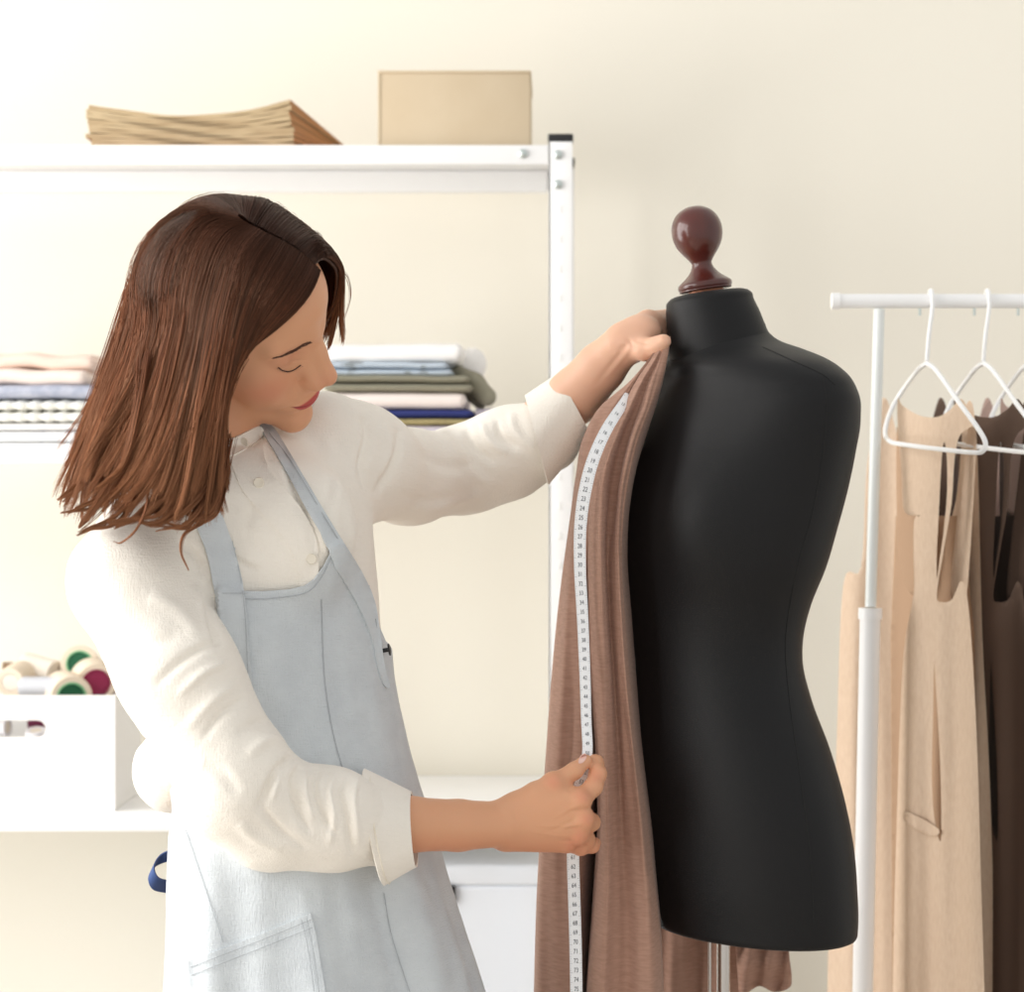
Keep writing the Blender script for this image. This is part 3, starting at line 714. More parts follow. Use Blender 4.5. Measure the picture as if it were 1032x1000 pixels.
# ---------------------------------------------------------------- measuring tape
tp = thing('measuring_tape', 'white measuring tape with dark numbers held down the brown cloth', 'measuring tape', P(588, 900, 2.34))
TP = [(322, 660, 2.40, 8), (372, 651, 2.40, 8), (388, 640.5, 2.395, 9), (405, 629.5, 2.375, 10), (430, 613, 2.352, 11.5), (460, 599, 2.34, 12.5), (495, 589.5, 2.335, 13), (530, 585, 2.335, 12.5), (570, 584.5, 2.335, 12), (620, 587, 2.335, 11.5), (680, 589.5, 2.33, 11), (730, 591, 2.318, 10.5), (757, 592, 2.305, 10.5), (775, 590, 2.302, 11), (792, 584.5, 2.303, 12),
      (830, 578, 2.318, 12.5), (865, 577.5, 2.335, 12.5), (900, 578.5, 2.34, 12.5), (950, 580, 2.34, 12.5), (1010, 581, 2.34, 12.5), (1120, 582, 2.35, 12.5), (1200, 583, 2.35, 12.5)]
yt = np.linspace(372, 1200, 420); tx, tY, tw = itab(np.array(TP, float), yt)
cen = np.array([P(a, c, Y_) for a, c, Y_ in zip(tx, yt, tY)])
tan = np.gradient(cen, axis=0); tan /= np.linalg.norm(tan, axis=1)[:, None]
sd = np.cross(tan, [0, 1., 0]); sd /= np.linalg.norm(sd, axis=1)[:, None]
sd = np.where((sd[:, 0] < 0)[:, None], -sd, sd)
tilt_ = np.clip((yt - 600)/600, -.3, .5)
sd = sd + np.outer(tilt_*.3, [0, 1, 0]); sd /= np.linalg.norm(sd, axis=1)[:, None]
hw = tw/2/FPX*tY
V = []; nn = np.cross(sd, tan); nn = np.where((nn[:, 1] > 0)[:, None], -nn, nn)
for k in range(5):
    s = (k-2)/2; V.append(cen + sd*(hw*s)[:, None] + nn*(.0006*(1-s*s)))
V = np.stack(V, 1).reshape(-1, 3); V, F = solid(V, [tuple(f) for f in grid_faces(5, len(yt))], .0006, (0, -1, 0))
b = MB(); b.add(V, F); b.build('band', M['tape'], tp, sharp=60)
# printed numerals and ticks, one centimetre apart
SEGD = {}
def digit_mesh(ch):
    if ch in SEGD: return SEGD[ch]
    cu = bpy.data.curves.new('t', 'FONT'); cu.body = ch; cu.size = 1; cu.align_x = 'CENTER'; cu.align_y = 'CENTER'; cu.resolution_u = 2
    o = bpy.data.objects.new('t', cu); C.objects.link(o); dg = bpy.context.evaluated_depsgraph_get(); me = bpy.data.meshes.new_from_object(o.evaluated_get(dg))
    v = np.array([q.co[:] for q in me.vertices]); f = [tuple(p.vertices) for p in me.polygons]
    bpy.data.objects.remove(o); bpy.data.meshes.remove(me); bpy.data.curves.remove(cu); SEGD[ch] = (v, f); return v, f
pr_ = MB()
def frame(y):
    i = np.interp(y, yt, np.arange(len(yt))); g = lambda A: np.array([np.interp(i, np.arange(len(yt)), A[:, k]) for k in range(3)])
    return g(cen), g(sd), g(tan), g(nn), float(np.interp(y, yt, hw))
def yof(n): return 750 - (49 - n)*9.5
for n in range(11, 97):
    y = yof(n)
    if y < 392 or y > 1190: continue
    c, s, t, nr_, h = frame(y); v, f = digit_mesh(str(n)); sc_ = h*1.08
    pts = c + nr_*.0011 + np.outer(v[:, 0]*sc_*.72, s) - np.outer(v[:, 1]*sc_*1.0, t)
    pr_.add(pts, f)
    for q in range(4):
        c, s, t, nr_, h = frame(y + 4.75 + q*2.375 - 2.4)
        for sg in (1, -1):
            l = .34 if q == 0 else .18
            a, b2 = c + s*h*.97*sg, c + s*h*(.97 - l)*sg; o = nr_*.0009; w2 = t*.00013
            pr_.add([a + o - w2, b2 + o - w2, b2 + o + w2, a + o + w2], [(0, 1, 2, 3)])
pr_.build('printed_scale', M['ink'], tp, smooth=False)
# ---------------------------------------------------------------- the woman
YPN = 2.27
person = thing('person', 'woman with long brown hair in cream shirt and pale denim apron, measuring the cloth', 'person', (X(300, 2.3), 2.3, 0))
HO = P(230.5, 309.4, 2.20); HS = 1.036
HF = np.array([.9164, -.1501, -.3711]); HU = np.array([.1659, -.7013, .6933]); HR = np.array([-.3643, -.6969, -.6178])
HM = np.stack([HF, HU, HR], 1)
def W(l): return HO + HS*(HM @ np.asarray(l, float))
def head_sdf(pw):
    q = ((pw - HO.astype(np.float32)) @ HM.astype(np.float32))/HS
    p = q.copy(); p[..., 2] = np.abs(p[..., 2])
    d = ell(p, (-.002, .012, 0), (.082, .082, .070))
    d = smin(d, ell(p, (.030, .034, 0), (.0635, .052, .058)), .02)
    d = smin(d, ell(p, (.032, -.022, 0), (.053, .060, .052)), .018)
    d = smin(d, ell(p, (.043, -.062, 0), (.042, .041, .036)), .02)
    d = smin(d, cone(p, (-.004, -.054, .046), (.036, -.082, .028), .012, .014), .018)
    d = smin(d, cone(p, (.036, -.082, .028), (.076, -.100, .004), .014, .0140), .014)
    d = smin(d, cone(p, (-.004, -.054, .045), (-.004, -.02, .051), .011, .011), .02)
    d = smin(d, ell(p, (.050, -.030, .038), (.022, .020, .020)), .02)       # cheek
    d = smin(d, ell(p, (.055, -.050, .028), (.020, .020, .018)), .018)
    d = smin(d, cone(p, (.084, .012, .008), (.066, .014, .043), .0085, .0075), .012)   # brow ridge
    d = smax(d, -ell(p, (.098, -.002, .036), (.017, .0095, .012)), .018)   # socket
    d = smin(d, np.linalg.norm(p - np.array((.0665, -.003, .0305), np.float32), axis=-1) - .0145, .004)   # closed lid over the eye
    d = smin(d, ell(p, (.073, -.010, .013), (.0150, .020, .0105)), .010)
    d = smin(d, cone(p, (.084, .010, 0), (.095, -.012, 0), .0068, .0068), .010)   # nose bridge
    d = smin(d, cone(p, (.093, -.010, 0), (.1070, -.036, 0), .0070, .0094), .008)
    d = smin(d, cone(p, (.080, -.010, .009), (.0935, -.034, .0095), .0080, .0080), .008)
    d = smin(d, ell(p, (.097, -.042, .0105), (.0105, .0078, .0072)), .006)   # wing
    d = smin(d, cone(p, (.100, -.043, 0), (.090, -.052, 0), .0055, .004), .006)
    d = smax(d, -ell(p, (.1005, -.0495, .0062), (.0062, .004, .0030)), .002)  # nostril
    d = smin(d, ell(p, (.078, -.064, 0), (.0165, .024, .026)), .014)         # mouth mound
    d = smin(d, ell(p, (.078, -.101, 0), (.0155, .0145, .017)), .012)        # chin
    d = smax(d, -ell(p, (.099, -.086, 0), (.010, .0065, .018)), .010)        # below the lip
    # ear
    e = np.abs(ell(p, (-.006, -.012, .0745), (.017, .031, .007))) - .0022
    d = smin(d, ell(p, (-.006, -.012, .0745), (.016, .030, .006)), .006)
    return d*HS, q
NB0, NB1 = W((-.040, -.035, 0)), P(226, 480, 2.29)
def body_head(pw):
    d, q = head_sdf(pw)
    n = chain(pw, [NB0, P(206, 425, 2.25), NB1, P(240, 525, 2.29)], [.046, .045, .054, .08], .02)
    return smin(d, n, .012)
lo = np.min([HO - .14, NB1 - .09], axis=0); hi = np.max([HO + .15, NB1 + .09], axis=0)
lo[2] = Z(520, 2.29)
Vh, Fh = nets(body_head, lo, hi, .0019)
Vh = relax(Vh, Fh, 2, .45)
def subdiv(V, F):
    E = np.vstack([F[:, [i, (i+1) % 4]] for i in range(4)]); Es = np.sort(E, 1); key = Es[:, 0]*len(V) + Es[:, 1]
    uq, inv = np.unique(key, return_inverse=True); inv = inv.ravel(); mid = (V[uq // len(V)] + V[uq % len(V)])/2
    n, m = len(F), len(V); c = V[F].mean(1); ei = inv.reshape(4, n).T + m; ci = np.arange(n) + m + len(uq)
    V2 = np.vstack([V, mid, c]); F2 = []
    for i in range(4): F2.append(np.stack([F[:, i], ei[:, i], ci, ei[:, i-1]], 1))
    return V2, np.vstack(F2)
Vh, Fh = subdiv(Vh, Fh); Vh = relax(Vh, Fh, 1, .5)
# lips, mouth line, eyelid and nostril relief, pushed along the face direction
def local(V):
    q = ((V - HO) @ HM)/HS; a = q.copy(); a[:, 2] = np.abs(a[:, 2]); return q, a
def lipshape(a):
    """signed closeness to the upper / lower lip, and the mouth line, from height u and half-width r"""
    u, r = a[:, 1], a[:, 2]; x = np.clip(r/.0245, 0, 1)
    ml = -.0690 - .0012*np.sin(x*PI) + .0015*x**2
    ut = ml + (.0078*(1 - x**1.7) + .0006)*(1 - .16*np.exp(-(r/.0035)**2))
    lb = ml - (.0094*(1 - x**2.2) + .0006)
    return ml, ut, lb, x
ql, qa = local(Vh); fr = (ql[:, 0] > .05)
for _ in range(1):
    u, r = qa[:, 1], qa[:, 2]; ml, ut, lb, x = lipshape(qa); inside_r = np.clip((.0275 - r)/.004, 0, 1)
    up = np.exp(-(((u - (ml + ut)/2)/((ut - ml)*.62 + .0008))**2)); lw = np.exp(-(((u - (ml + lb)/2)/((ml - lb)*.60 + .0008))**2))
    dd = .0034*up*inside_r*(1 - .6*x**2) + .0042*lw*inside_r*(1 - .6*x**2)
    dd -= .0022*np.exp(-((u - ml)/.0011)**2)*inside_r
    dd -= .0016*np.exp(-((u - lb + .005)/.004)**2)*np.clip(1 - r/.02, 0, 1)
    dd -= .0010*np.exp(-(r/.0028)**2)*np.exp(-((u + .057)/.005)**2)
    dd -= .0018*np.exp(-((r - .0275)/.003)**2 - ((u + .0685)/.004)**2)
    # lid fold above the closed eye, soft socket, wing crease
    lid = .0080 - ((r - .030)/.024)**2*.010
    dd -= .0010*np.exp(-((u - lid)/.0011)**2)*np.exp(-((r - .030)/.014)**4)
    dd -= .0009*np.exp(-((u + .0085 + ((r - .030)/.02)**2*.004)/.0012)**2)*np.exp(-((r - .030)/.013)**4)
    cr_ = np.abs(np.hypot((u + .041)/1.15, r - .0095) - .0088)
    dd -= .0016*np.exp(-(cr_/.0013)**2)*(r > .012)*(u > -.052)*(u < -.037)
    dd -= .0010*np.exp(-((r - .019 - (-.05 - u)*.55)/.003)**2)*np.exp(-((u + .054)/.009)**2)
    Vh = Vh + HF*(dd*fr*np.clip((ql[:, 0] - .05)/.015, 0, 1))[:, None]
# skin tone per point
def srgb(c): return np.array(lin(c)[:3])
ql, qa = local(Vh)
base = srgb((222, 166, 130)); col = np.tile(base, (len(Vh), 1))
def blend(col, c, w): return col*(1 - w[:, None]) + srgb(c)*w[:, None]
g = lambda c, r: np.exp(-(((qa - np.array(c))/np.array(r))**2).sum(1))
col = blend(col, (208, 132, 104), .7*g((.062, -.036, .046), (.03, .02, .022)))
col = blend(col, (212, 136, 110), .5*g((.108, -.04, 0), (.012, .012, .014)))
col = blend(col, (196, 130, 104), .6*g((.072, -.001, .031), (.02, .010, .015)))
ml, ut, lb, x = lipshape(qa); u = qa[:, 1]
inl = np.clip((ut + .0004 - u)/.0012, 0, 1)*np.clip((u - lb + .0004)/.0012, 0, 1)*np.clip((.0262 - qa[:, 2])/.002, 0, 1)*(ql[:, 0] > .06)
col = blend(col, (190, 84, 80), inl); col = blend(col, (120, 44, 44), .8*inl*np.exp(-((u - ml)/.0009)**2))
bodyV, bodyF, bodyC = [Vh], [Fh], [col]
# --- right forearm and hand
def r_hand(p):
    d = chain(p, [P(262, 820, 2.17), P(330, 828, 2.18), P(415, 831, 2.215), P(462, 832, 2.24), P(503, 831, 2.26)], [.034, .031, .0265, .0250, .0225], .005)
    wr = P(506, 830, 2.263)
    mc = [P(584, 807, 2.268), P(587, 826, 2.270), P(582, 841, 2.276), P(570, 850, 2.283)]
    st = [P(512, 820, 2.262), P(512, 829, 2.260), P(512, 837, 2.264), P(511, 843, 2.270)]
    for m, s, r in zip(mc, st, (.0118, .0116, .0108, .0098)):
        d = smin(d, cone(p, s, m, .0150, r), .010)
    d = smin(d, chain(p, [P(522, 812, 2.268), P(552, 806, 2.272), P(574, 806, 2.272)], [.013, .014, .011], .01), .012)
    for m, r in zip(mc, (.0098, .0096, .0088, .0078)):       # knuckles
        d = smin(d, np.linalg.norm(p - (m + np.array([.001, -.0045, .001])).astype(np.float32), axis=-1) - r, .005)
    k = .0035
    d = smin(d, chain(p, [P(520, 815, 2.266), P(540, 801, 2.266), P(558, 790, 2.270), P(579, 777, 2.281), P(590.5, 767, 2.290)], [.0135, .0125, .0102, .0084, .0066], .004), .007)   # thumb
    d = smin(d, np.linalg.norm(p - P(557, 789, 2.268).astype(np.float32), axis=-1) - .0106, .005)
    d = smin(d, chain(p, [mc[0], P(598, 793, 2.281), P(602.5, 780, 2.290), P(600.5, 769, 2.303), P(594, 766, 2.314)], [.0106, .0092, .0086, .0078, .0066], .004), k)
    d = smin(d, chain(p, [mc[1], P(596, 829, 2.300), P(590, 822, 2.320), P(582, 822, 2.316)], [.0104, .0088, .008, .0068], .004), k)
    d = smin(d, chain(p, [mc[2], P(591, 846, 2.303), P(586, 842, 2.323), P(579, 842, 2.320)], [.0098, .0083, .0075, .0066], .004), k)
    d = smin(d, chain(p, [mc[3], P(585, 855, 2.300), P(597, 853, 2.315), P(600, 850, 2.325)], [.0086, .0072, .0068, .006], .004), k)
    return d
V, F = nets(r_hand, [P(262, 820, 2.2)[0] - .04, 2.12, Z(880, 2.28)], [P(612, 800, 2.3)[0], 2.35, Z(750, 2.28)], .0016)
V = relax(V, F, 1, .4); N = normals(V, F)
V = creases(V, N, [([(556, 826), (575, 815), (590, 808)], 1.8, .7), ([(540, 832), (570, 833), (590, 829)], 1.6, .8), ([(535, 838), (560, 842), (580, 843)], 1.6, .7), ([(553, 838), (568, 832), (582, 825)], 2.2, -1.0),
                   ([(572, 818), (590, 816), (598, 812)], 1.8, -1.1), ([(570, 836), (586, 835)], 1.8, -1.2), ([(562, 848), (578, 848)], 1.6, -1.0), ([(571, 795), (578, 797), (584, 792)], 2, -.8), ([(518, 815), (521, 830)], 2, -.5), ([(575, 772), (582, 783)], 1, -.4), ([(579, 769), (586, 779)], .8, -.35)])
c = np.tile(base, (len(V), 1)); px_, py_ = proj(V)
def gp(a, b_, r): return np.exp(-((px_ - a)**2 + (py_ - b_)**2)/r**2)
for a, b_ in ((588, 803), (592, 826), (586, 843), (601, 782), (557, 788), (576, 852)): c = blend(c, (218, 140, 112), .55*gp(a, b_, 8))
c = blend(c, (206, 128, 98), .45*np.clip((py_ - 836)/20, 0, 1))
bodyV.append(V); bodyF.append(F); bodyC.append(c)
# --- left forearm and hand
def l_hand(p):
    d = chain(p, [P(478, 478, 2.58), P(538, 436, 2.52), P(580, 399, 2.475), P(606, 370, 2.45), P(626, 349, 2.43)], [.033, .0315, .0305, .0268, .0225], .005)
    mc = [P(652, 323, 2.455), P(660, 326, 2.462), P(663, 334, 2.462), P(661, 342, 2.455)]
    for m, s in zip(mc, [P(630, 340, 2.43), P(633, 341, 2.428), P(635, 345, 2.426), P(637, 350, 2.424)]):
        d = smin(d, cone(p, s, m, .0150, .0112), .010)
    tips = [[P(674, 320, 2.49), P(688, 328, 2.515), P(686, 344, 2.515)], [P(679, 324, 2.492), P(693, 334, 2.515), P(689, 350, 2.512)],
            [P(676, 334, 2.492), P(689, 344, 2.513), P(684, 357, 2.505)], [P(671, 343, 2.487), P(681, 353, 2.503), P(676, 363, 2.49)]]
    for m, t, r in zip(mc, tips, (.0105, .0105, .01, .0088)):
        d = smin(d, chain(p, [m] + t, [r, r*.86, r*.78, r*.64], .004), .0035)
    d = smin(d, chain(p, [P(636, 348, 2.425), P(650, 352, 2.405), P(662, 349, 2.392), P(669, 344, 2.385)], [.0150, .0118, .0095, .0078], .006), .007)
    d = smin(d, ell(p, P(648, 333, 2.43), (.020, .02, .016)), .010)
    return d
V, F = nets(l_hand, [P(470, 478, 2.6)[0] - .03, 2.35, Z(500, 2.5)], [P(705, 330, 2.5)[0], 2.63, Z(300, 2.4)], .0018)
V = relax(V, F, 1, .4); N = normals(V, F)
V = creases(V, N, [([(600, 388), (618, 365), (634, 344)], 2.5, -1.0), ([(612, 380), (628, 360), (638, 346)], 2.2, .8), ([(631, 340), (636, 346), (640, 354)], 1.8, -1.4), ([(640, 348), (652, 352), (664, 350)], 1.5, .4), ([(640, 343), (652, 346), (664, 343)], 1.6, -1.3), ([(624, 352), (633, 347)], 2, -.8), ([(655, 318), (668, 330), (671, 340)], 1.8, -.6)])
bodyV.append(V); bodyF.append(F); c = np.tile(srgb((234, 186, 158)), (len(V), 1)); bodyC.append(c)  # paler than the other skin: strong light on this arm put into the tint
# --- hidden trunk inside the clothes
def trunk(p):
    d = chain(p, [P(250, 500, 2.29), P(262, 620, 2.29), P(280, 760, 2.30), P(300, 880, 2.31)], [.07, .085, .075, .10], .05)
    d = smin(d, chain(p, [P(250, 500, 2.29), P(345, 462, 2.38), P(478, 478, 2.58)], [.06, .04, .034], .03), .03)
    return smin(d, chain(p, [P(250, 520, 2.27), P(140, 590, 2.16), P(262, 820, 2.17)], [.06, .04, .034], .03), .03)
V, F = nets(trunk, [-.50, 2.05, .7], [.05, 2.66, 1.36], .008)
bodyV.append(V); bodyF.append(F); bodyC.append(np.tile(base, (len(V), 1)))
o = 0; FF = []
for v, f in zip(bodyV, bodyF): FF.append(f + o); o += len(v)
me = mesh_np(np.vstack(bodyV), np.vstack(FF))
at = me.color_attributes.new('tint', 'FLOAT_COLOR', 'POINT'); cc = np.vstack(bodyC); at.data.foreach_set('color', np.hstack([cc, np.ones((len(cc), 1))]).astype(np.float32).ravel())
body = link('body', me, M['skin'], person)
bvh_head = BVHTree.FromPolygons([tuple(v) for v in Vh], [tuple(f) for f in Fh])
# brow, lashes, lid crease
def hairs(name, m, curve, n, ln, dirf, r, bvh, off=.0006, jit=1.2):
    b = MB(); pts = catmull(curve, n)
    for i, (a, c) in enumerate(pts):
        for k in range(3):
            u = i/(n-1); s = on_surface(bvh, [(a + random.uniform(-jit, jit), c + random.uniform(-jit, jit)*(.25 + .5*u))], off)
            if not len(s): continue
            dx, dy = dirf(u); l = ln*(.7 + .6*random.random()); a2, c2 = proj(s)
            e = on_surface(bvh, [(a2[0] + dx*l, c2[0] + dy*l)], off)
            if len(e): b.tube([s[0], (s[0] + e[0])/2 + np.array([0, -.0003, 0]), e[0]], [r, r, r*.4], 4, cap=False)
    return b.build(name, m, body if False else person)
hairs('eyebrow', M['brow'], [(277.5, 360.5), (285, 358.5), (294, 355), (303, 350), (314, 344.5)], 70, 3.6, lambda u: (-.9, .30), .00026, bvh_head, jit=1.5)
q = on_surface(bvh_head, catmull([(280.5, 370.5), (285, 373.5), (291, 374.5), (297, 372.5), (303, 368)], 24), .0004)
b = MB(); b.tube(q, .00058, 6)
for i in range(0, 24):
    a, c = proj(q[i:i+1]); u = i/23
    b.tube([q[i], q[i] + np.array([(u-.4)*.002, -.0012, -.0012]), q[i] + np.array([(u-.4)*.004, -.0022, -.0018])], [.00016, .00013, .00006], 4, cap=False)
b.build('eyelashes', M['lash'], person)
# thumbnail
bvh_arm = BVHTree.FromPolygons([tuple(v) for v in bodyV[1]], [tuple(f) for f in bodyF[1]])
v2, f2 = cdt(smooth_poly([(583, 769), (584, 764), (588, 760.5), (591, 761), (590.5, 765), (587, 769)], 4), 1.2)
pts = []; keep = {}
for i, (a, c) in enumerate(v2):
    s = on_surface(bvh_arm, [(a, c)], .0004)
    pts.append(s[0] if len(s) else P(a, c, 2.2835))
V, F = solid(np.array(pts), f2, .0006, (0, -1, 0)); b = MB(); b.add(V, F); b.build('thumbnail', M['nail'], person)
# ---------------------------------------------------------------- trunk shape shared by shirt and apron
PT = math.radians(45); LT = np.array([math.cos(PT), math.sin(PT), 0]); FT = np.array([math.sin(PT), -math.cos(PT), 0]); YT = 2.28
SH = np.array([(418, 232, 262), (432, 214, 285), (446, 196, 315), (462, 172, 345), (485, 142, 364), (520, 118, 371), (560, 108, 374), (600, 114, 377), (650, 128, 382), (700, 150, 389), (745, 178, 398), (790, 200, 405), (840, 205, 418), (900, 205, 428)], float)
AP = np.array([(540, 108, 374), (560, 106, 376), (600, 112, 379.5), (650, 126, 385), (700, 146, 392), (745, 168, 402), (790, 185, 414), (840, 186, 431), (900, 185, 447), (950, 183, 462), (1000, 181, 477), (1080, 178, 499), (1210, 174, 530)], float)
RT = .70
def row(tab, y):
    a, b_ = itab(tab, y); hw = (b_ - a)/2/FPX*YT; A = hw/math.sqrt(math.cos(PT)**2 + (RT*math.sin(PT))**2)
    return (a + b_)/2, hw, A
TH0 = math.atan2(RT*math.sin(PT), math.cos(PT))
def body_pt(y, t, off=0., tab=AP):
    xc, hw, A = row(tab, np.array([y], float)); xc = xc[0]; A = A[0] + off
    th = TH0 + PI/2 - t
    return P(xc, y, YT) + LT*A*math.cos(th) + FT*A*RT*math.sin(th)
def torso_sdf(p, tab, off=0):
    y = CY - (p[..., 2] - ZC)*FPX/YT; yy = np.clip(y, tab[0, 0], tab[-1, 0])
    xc, hw, A = row(tab, yy.ravel()); xc = xc.reshape(y.shape); A = A.reshape(y.shape) + off
    X0 = (xc - CX)/FPX*YT; dx = p[..., 0] - X0; dy = p[..., 1] - YT
    u = (dx*LT[0] + dy*LT[1])/A; v = (dx*FT[0] + dy*FT[1])/(A*RT)
    r = np.sqrt(u*u + v*v); d = (r - 1)*A*RT*.85
    z0, z1 = Z(tab[-1, 0], YT), Z(tab[0, 0], YT)
    return smax(smax(d, p[..., 2] - z1, .01), z0 - p[..., 2], .01)
near = ([P(146, 558, 2.17), P(131, 585, 2.15), P(180, 680, 2.13), P(238, 788, 2.13), P(274, 820, 2.15), P(330, 826, 2.17), P(374, 831, 2.20)], [.046, .0555, .0555, .0535, .050, .0470, .041])
far = ([P(330, 458, 2.35), P(366, 468, 2.40), P(412, 481, 2.47), P(470, 474, 2.545), P(512, 457, 2.53), P(548, 441, 2.505)], [.055, .056, .049, .047, .049, .042])
def shirt_sdf(p):
    p = p.astype(np.float32); d = torso_sdf(p, SH)
    d = smin(d, chain(p, [P(236, 478, 2.27), P(180, 520, 2.20), P(140, 562, 2.17)], [.040, .044, .048], .03), .03)
    d = smin(d, chain(p, [P(272, 462, 2.325), P(318, 442, 2.345), P(352, 448, 2.38)], [.030, .036, .040], .03), .03)
    d = smin(d, chain(p, *far, .02), .03)
    d = smin(d, ell(p, P(178, 776, 2.34), (.045, .06, .045)), .03)
    d = smin(d, ell(p, P(305, 535, 2.215), (.05, .04, .06)), .04)
    d2 = chain(p, *near, .02)
    d = smin(d, d2, .012)
    # neck opening
    return smax(d, -chain(p, [P(214, 398, 2.25), P(230, 431, 2.24)], [.050, .036], .01), .006)
Vs, Fs = nets(shirt_sdf, [P(60, 500, 2.2)[0] - .02, 1.99, Z(910, 2.28)], [P(600, 440, 2.5)[0] + .01, 2.68, Z(370, 2.4)], .0042)
Vs = relax(Vs, Fs, 2, .5)
Vs, Fs = subdiv(Vs, Fs); Vs = relax(Vs, Fs, 2, .5); N = normals(Vs, Fs)
nz = vnoise(Vs*np.array([26, 26, 18]), 3)*.0016 + vnoise(Vs*np.array([55, 55, 45]), 5)*.0007
Vs = Vs + N*nz[:, None]
CS = [  # near sleeve
    ([(222, 648), (206, 652), (180, 668), (158, 690)], 5, -3.2), ([(228, 668), (205, 678), (180, 700)], 5, 2.4), ([(205, 600), (212, 628), (222, 650)], 4.5, -4), ([(196, 590), (208, 618), (214, 640)], 5, 2.5),
    ([(236, 690), (212, 708), (188, 735)], 7, 2.2), ([(246, 705), (222, 722), (204, 745)], 5, -2.4), ([(150, 600), (175, 612), (200, 640)], 9, 2), ([(120, 640), (150, 650), (180, 640)], 9, -1.6),
    ([(300, 760), (286, 770), (272, 792), (262, 815)], 5, -4.5), ([(302, 772), (296, 790), (300, 815), (312, 838)], 4, -3.6), ([(288, 764), (280, 782), (274, 805)], 4, 2.6), ([(308, 778), (306, 800), (316, 826)], 4, 3),
    ([(322, 775), (318, 795), (325, 820), (338, 842)], 3.5, -3), ([(338, 778), (332, 800), (336, 825), (332, 850)], 4, 2.6), ([(352, 780), (344, 800), (350, 830), (356, 862)], 4, -3), ([(362, 782), (356, 805), (362, 850)], 4, 2),
    ([(250, 760), (270, 745), (292, 745)], 7, 2.5), ([(240, 740), (262, 728), (280, 728)], 6, -2), ([(240, 830), (258, 845), (285, 858)], 7, 2), ([(262, 812), (282, 836), (310, 856)], 5, -2.2), ([(205, 770), (225, 780), (240, 800)], 8, -1.8),
    # shoulder and chest
    ([(232, 560), (250, 571), (262, 574)], 4, -2), ([(262, 500), (250, 530), (262, 560)], 8, -1.5), ([(318, 520), (330, 500), (332, 480)], 6, -1.5), ([(345, 500), (352, 560), (350, 600)], 8, -2), ([(326, 440), (340, 480), (345, 520)], 8, 1.5),
    ([(300, 500), (312, 530), (320, 562)], 5, -1.8), ([(288, 470), (300, 500), (308, 520)], 5, -3.2), ([(310, 500), (322, 530), (330, 560)], 4.5, 2.2), ([(180, 545), (198, 560), (204, 580)], 5, -2.5),
    # far sleeve
    ([(366, 420), (372, 440), (366, 470), (372, 500)], 6, -4.5), ([(384, 428), (392, 450), (386, 480)], 7, 2.6), ([(402, 432), (400, 455), (388, 482), (378, 500)], 5, -3), ([(420, 455), (450, 470), (480, 468)], 8, -2), ([(470, 432), (478, 450), (498, 466)], 5, -3.4), ([(486, 428), (494, 445), (512, 458)], 5, 2.6),
    ([(500, 424), (505, 440), (522, 452)], 4, -3), ([(440, 430), (455, 450), (480, 480), (500, 488)], 6, 2), ([(515, 416), (520, 435), (540, 455)], 5, 1.6), ([(400, 500), (430, 505), (465, 500)], 7, -1.5), ([(425, 515), (455, 508), (490, 495)], 6, 1.6),
    ([(150, 770), (165, 790), (190, 800)], 6, -2), ([(140, 745), (155, 755), (175, 760)], 6, -1.6)]
Vs = creases(Vs, N, [(p_, w_*.85, a_*1.75) for p_, w_, a_ in CS])
shirt = link('shirt', mesh_np(Vs, Fs), M['linen'], person)
bvh_shirt = BVHTree.FromPolygons([tuple(v) for v in Vs], [tuple(f) for f in Fs])
def cuff(name, ringL, ringR, YL, YR_, dL, dR, flare=0, seamy=True, mid=None):
    """open tube between two rings given by their top and bottom picture points"""
    seg, nv = 64, 14; V = []
    for j in range(nv):
        v = j/(nv-1); tp_ = np.array(ringL[0])*(1-v) + np.array(ringR[0])*v; bt_ = np.array(ringL[1])*(1-v) + np.array(ringR[1])*v
        Y = YL*(1-v) + YR_*v; dp = dL*(1-v) + dR*v; a, c = P(*tp_, Y), P(*bt_, Y); m = (a + c)/2; h = (a - c)/2
        for k in range(seg):
            th = 2*PI*k/seg; s = 1 + .010*math.sin(5*th + 1 + v*2) + .006*math.sin(9*th + 3*v)
            V.append(m + (h*math.cos(th) + np.array([0, -dp, 0])*math.sin(th))*s)
    F = [tuple(f) for f in grid_faces(seg, nv, True)]; V = np.array(V)
    N_ = normals(V, np.array(F)); c = V.mean(0)
    if ((V - c)*N_).sum() < 0: F = [f[::-1] for f in F]
    V, F = solid(V, F, .002); b = MB(); b.add(V, F); return b.build(name, M['linen'], person, sharp=60)
cuff('cuff', [(367, 775), (388, 892)], [(414.5, 799), (420.5, 874)], 2.195, 2.215, .054, .044)
cuff('cuff', [(529, 399), (553, 489)], [(561.5, 377), (596, 440)], 2.500, 2.482, .051, .040)
b = MB(); V = []
for k in range(40):
    th = 2*PI*k/39; a, c = P(374, 779.5, 2.197), P(393, 890, 2.197); m = (a+c)/2; h = (a-c)/2
    V.append(m + h*1.004*math.cos(th) + np.array([0, -.0545, 0])*math.sin(th))
b.tube(V, .0006, 5, cap=False); b.build('cuff_stitching', M['pearl'], person)
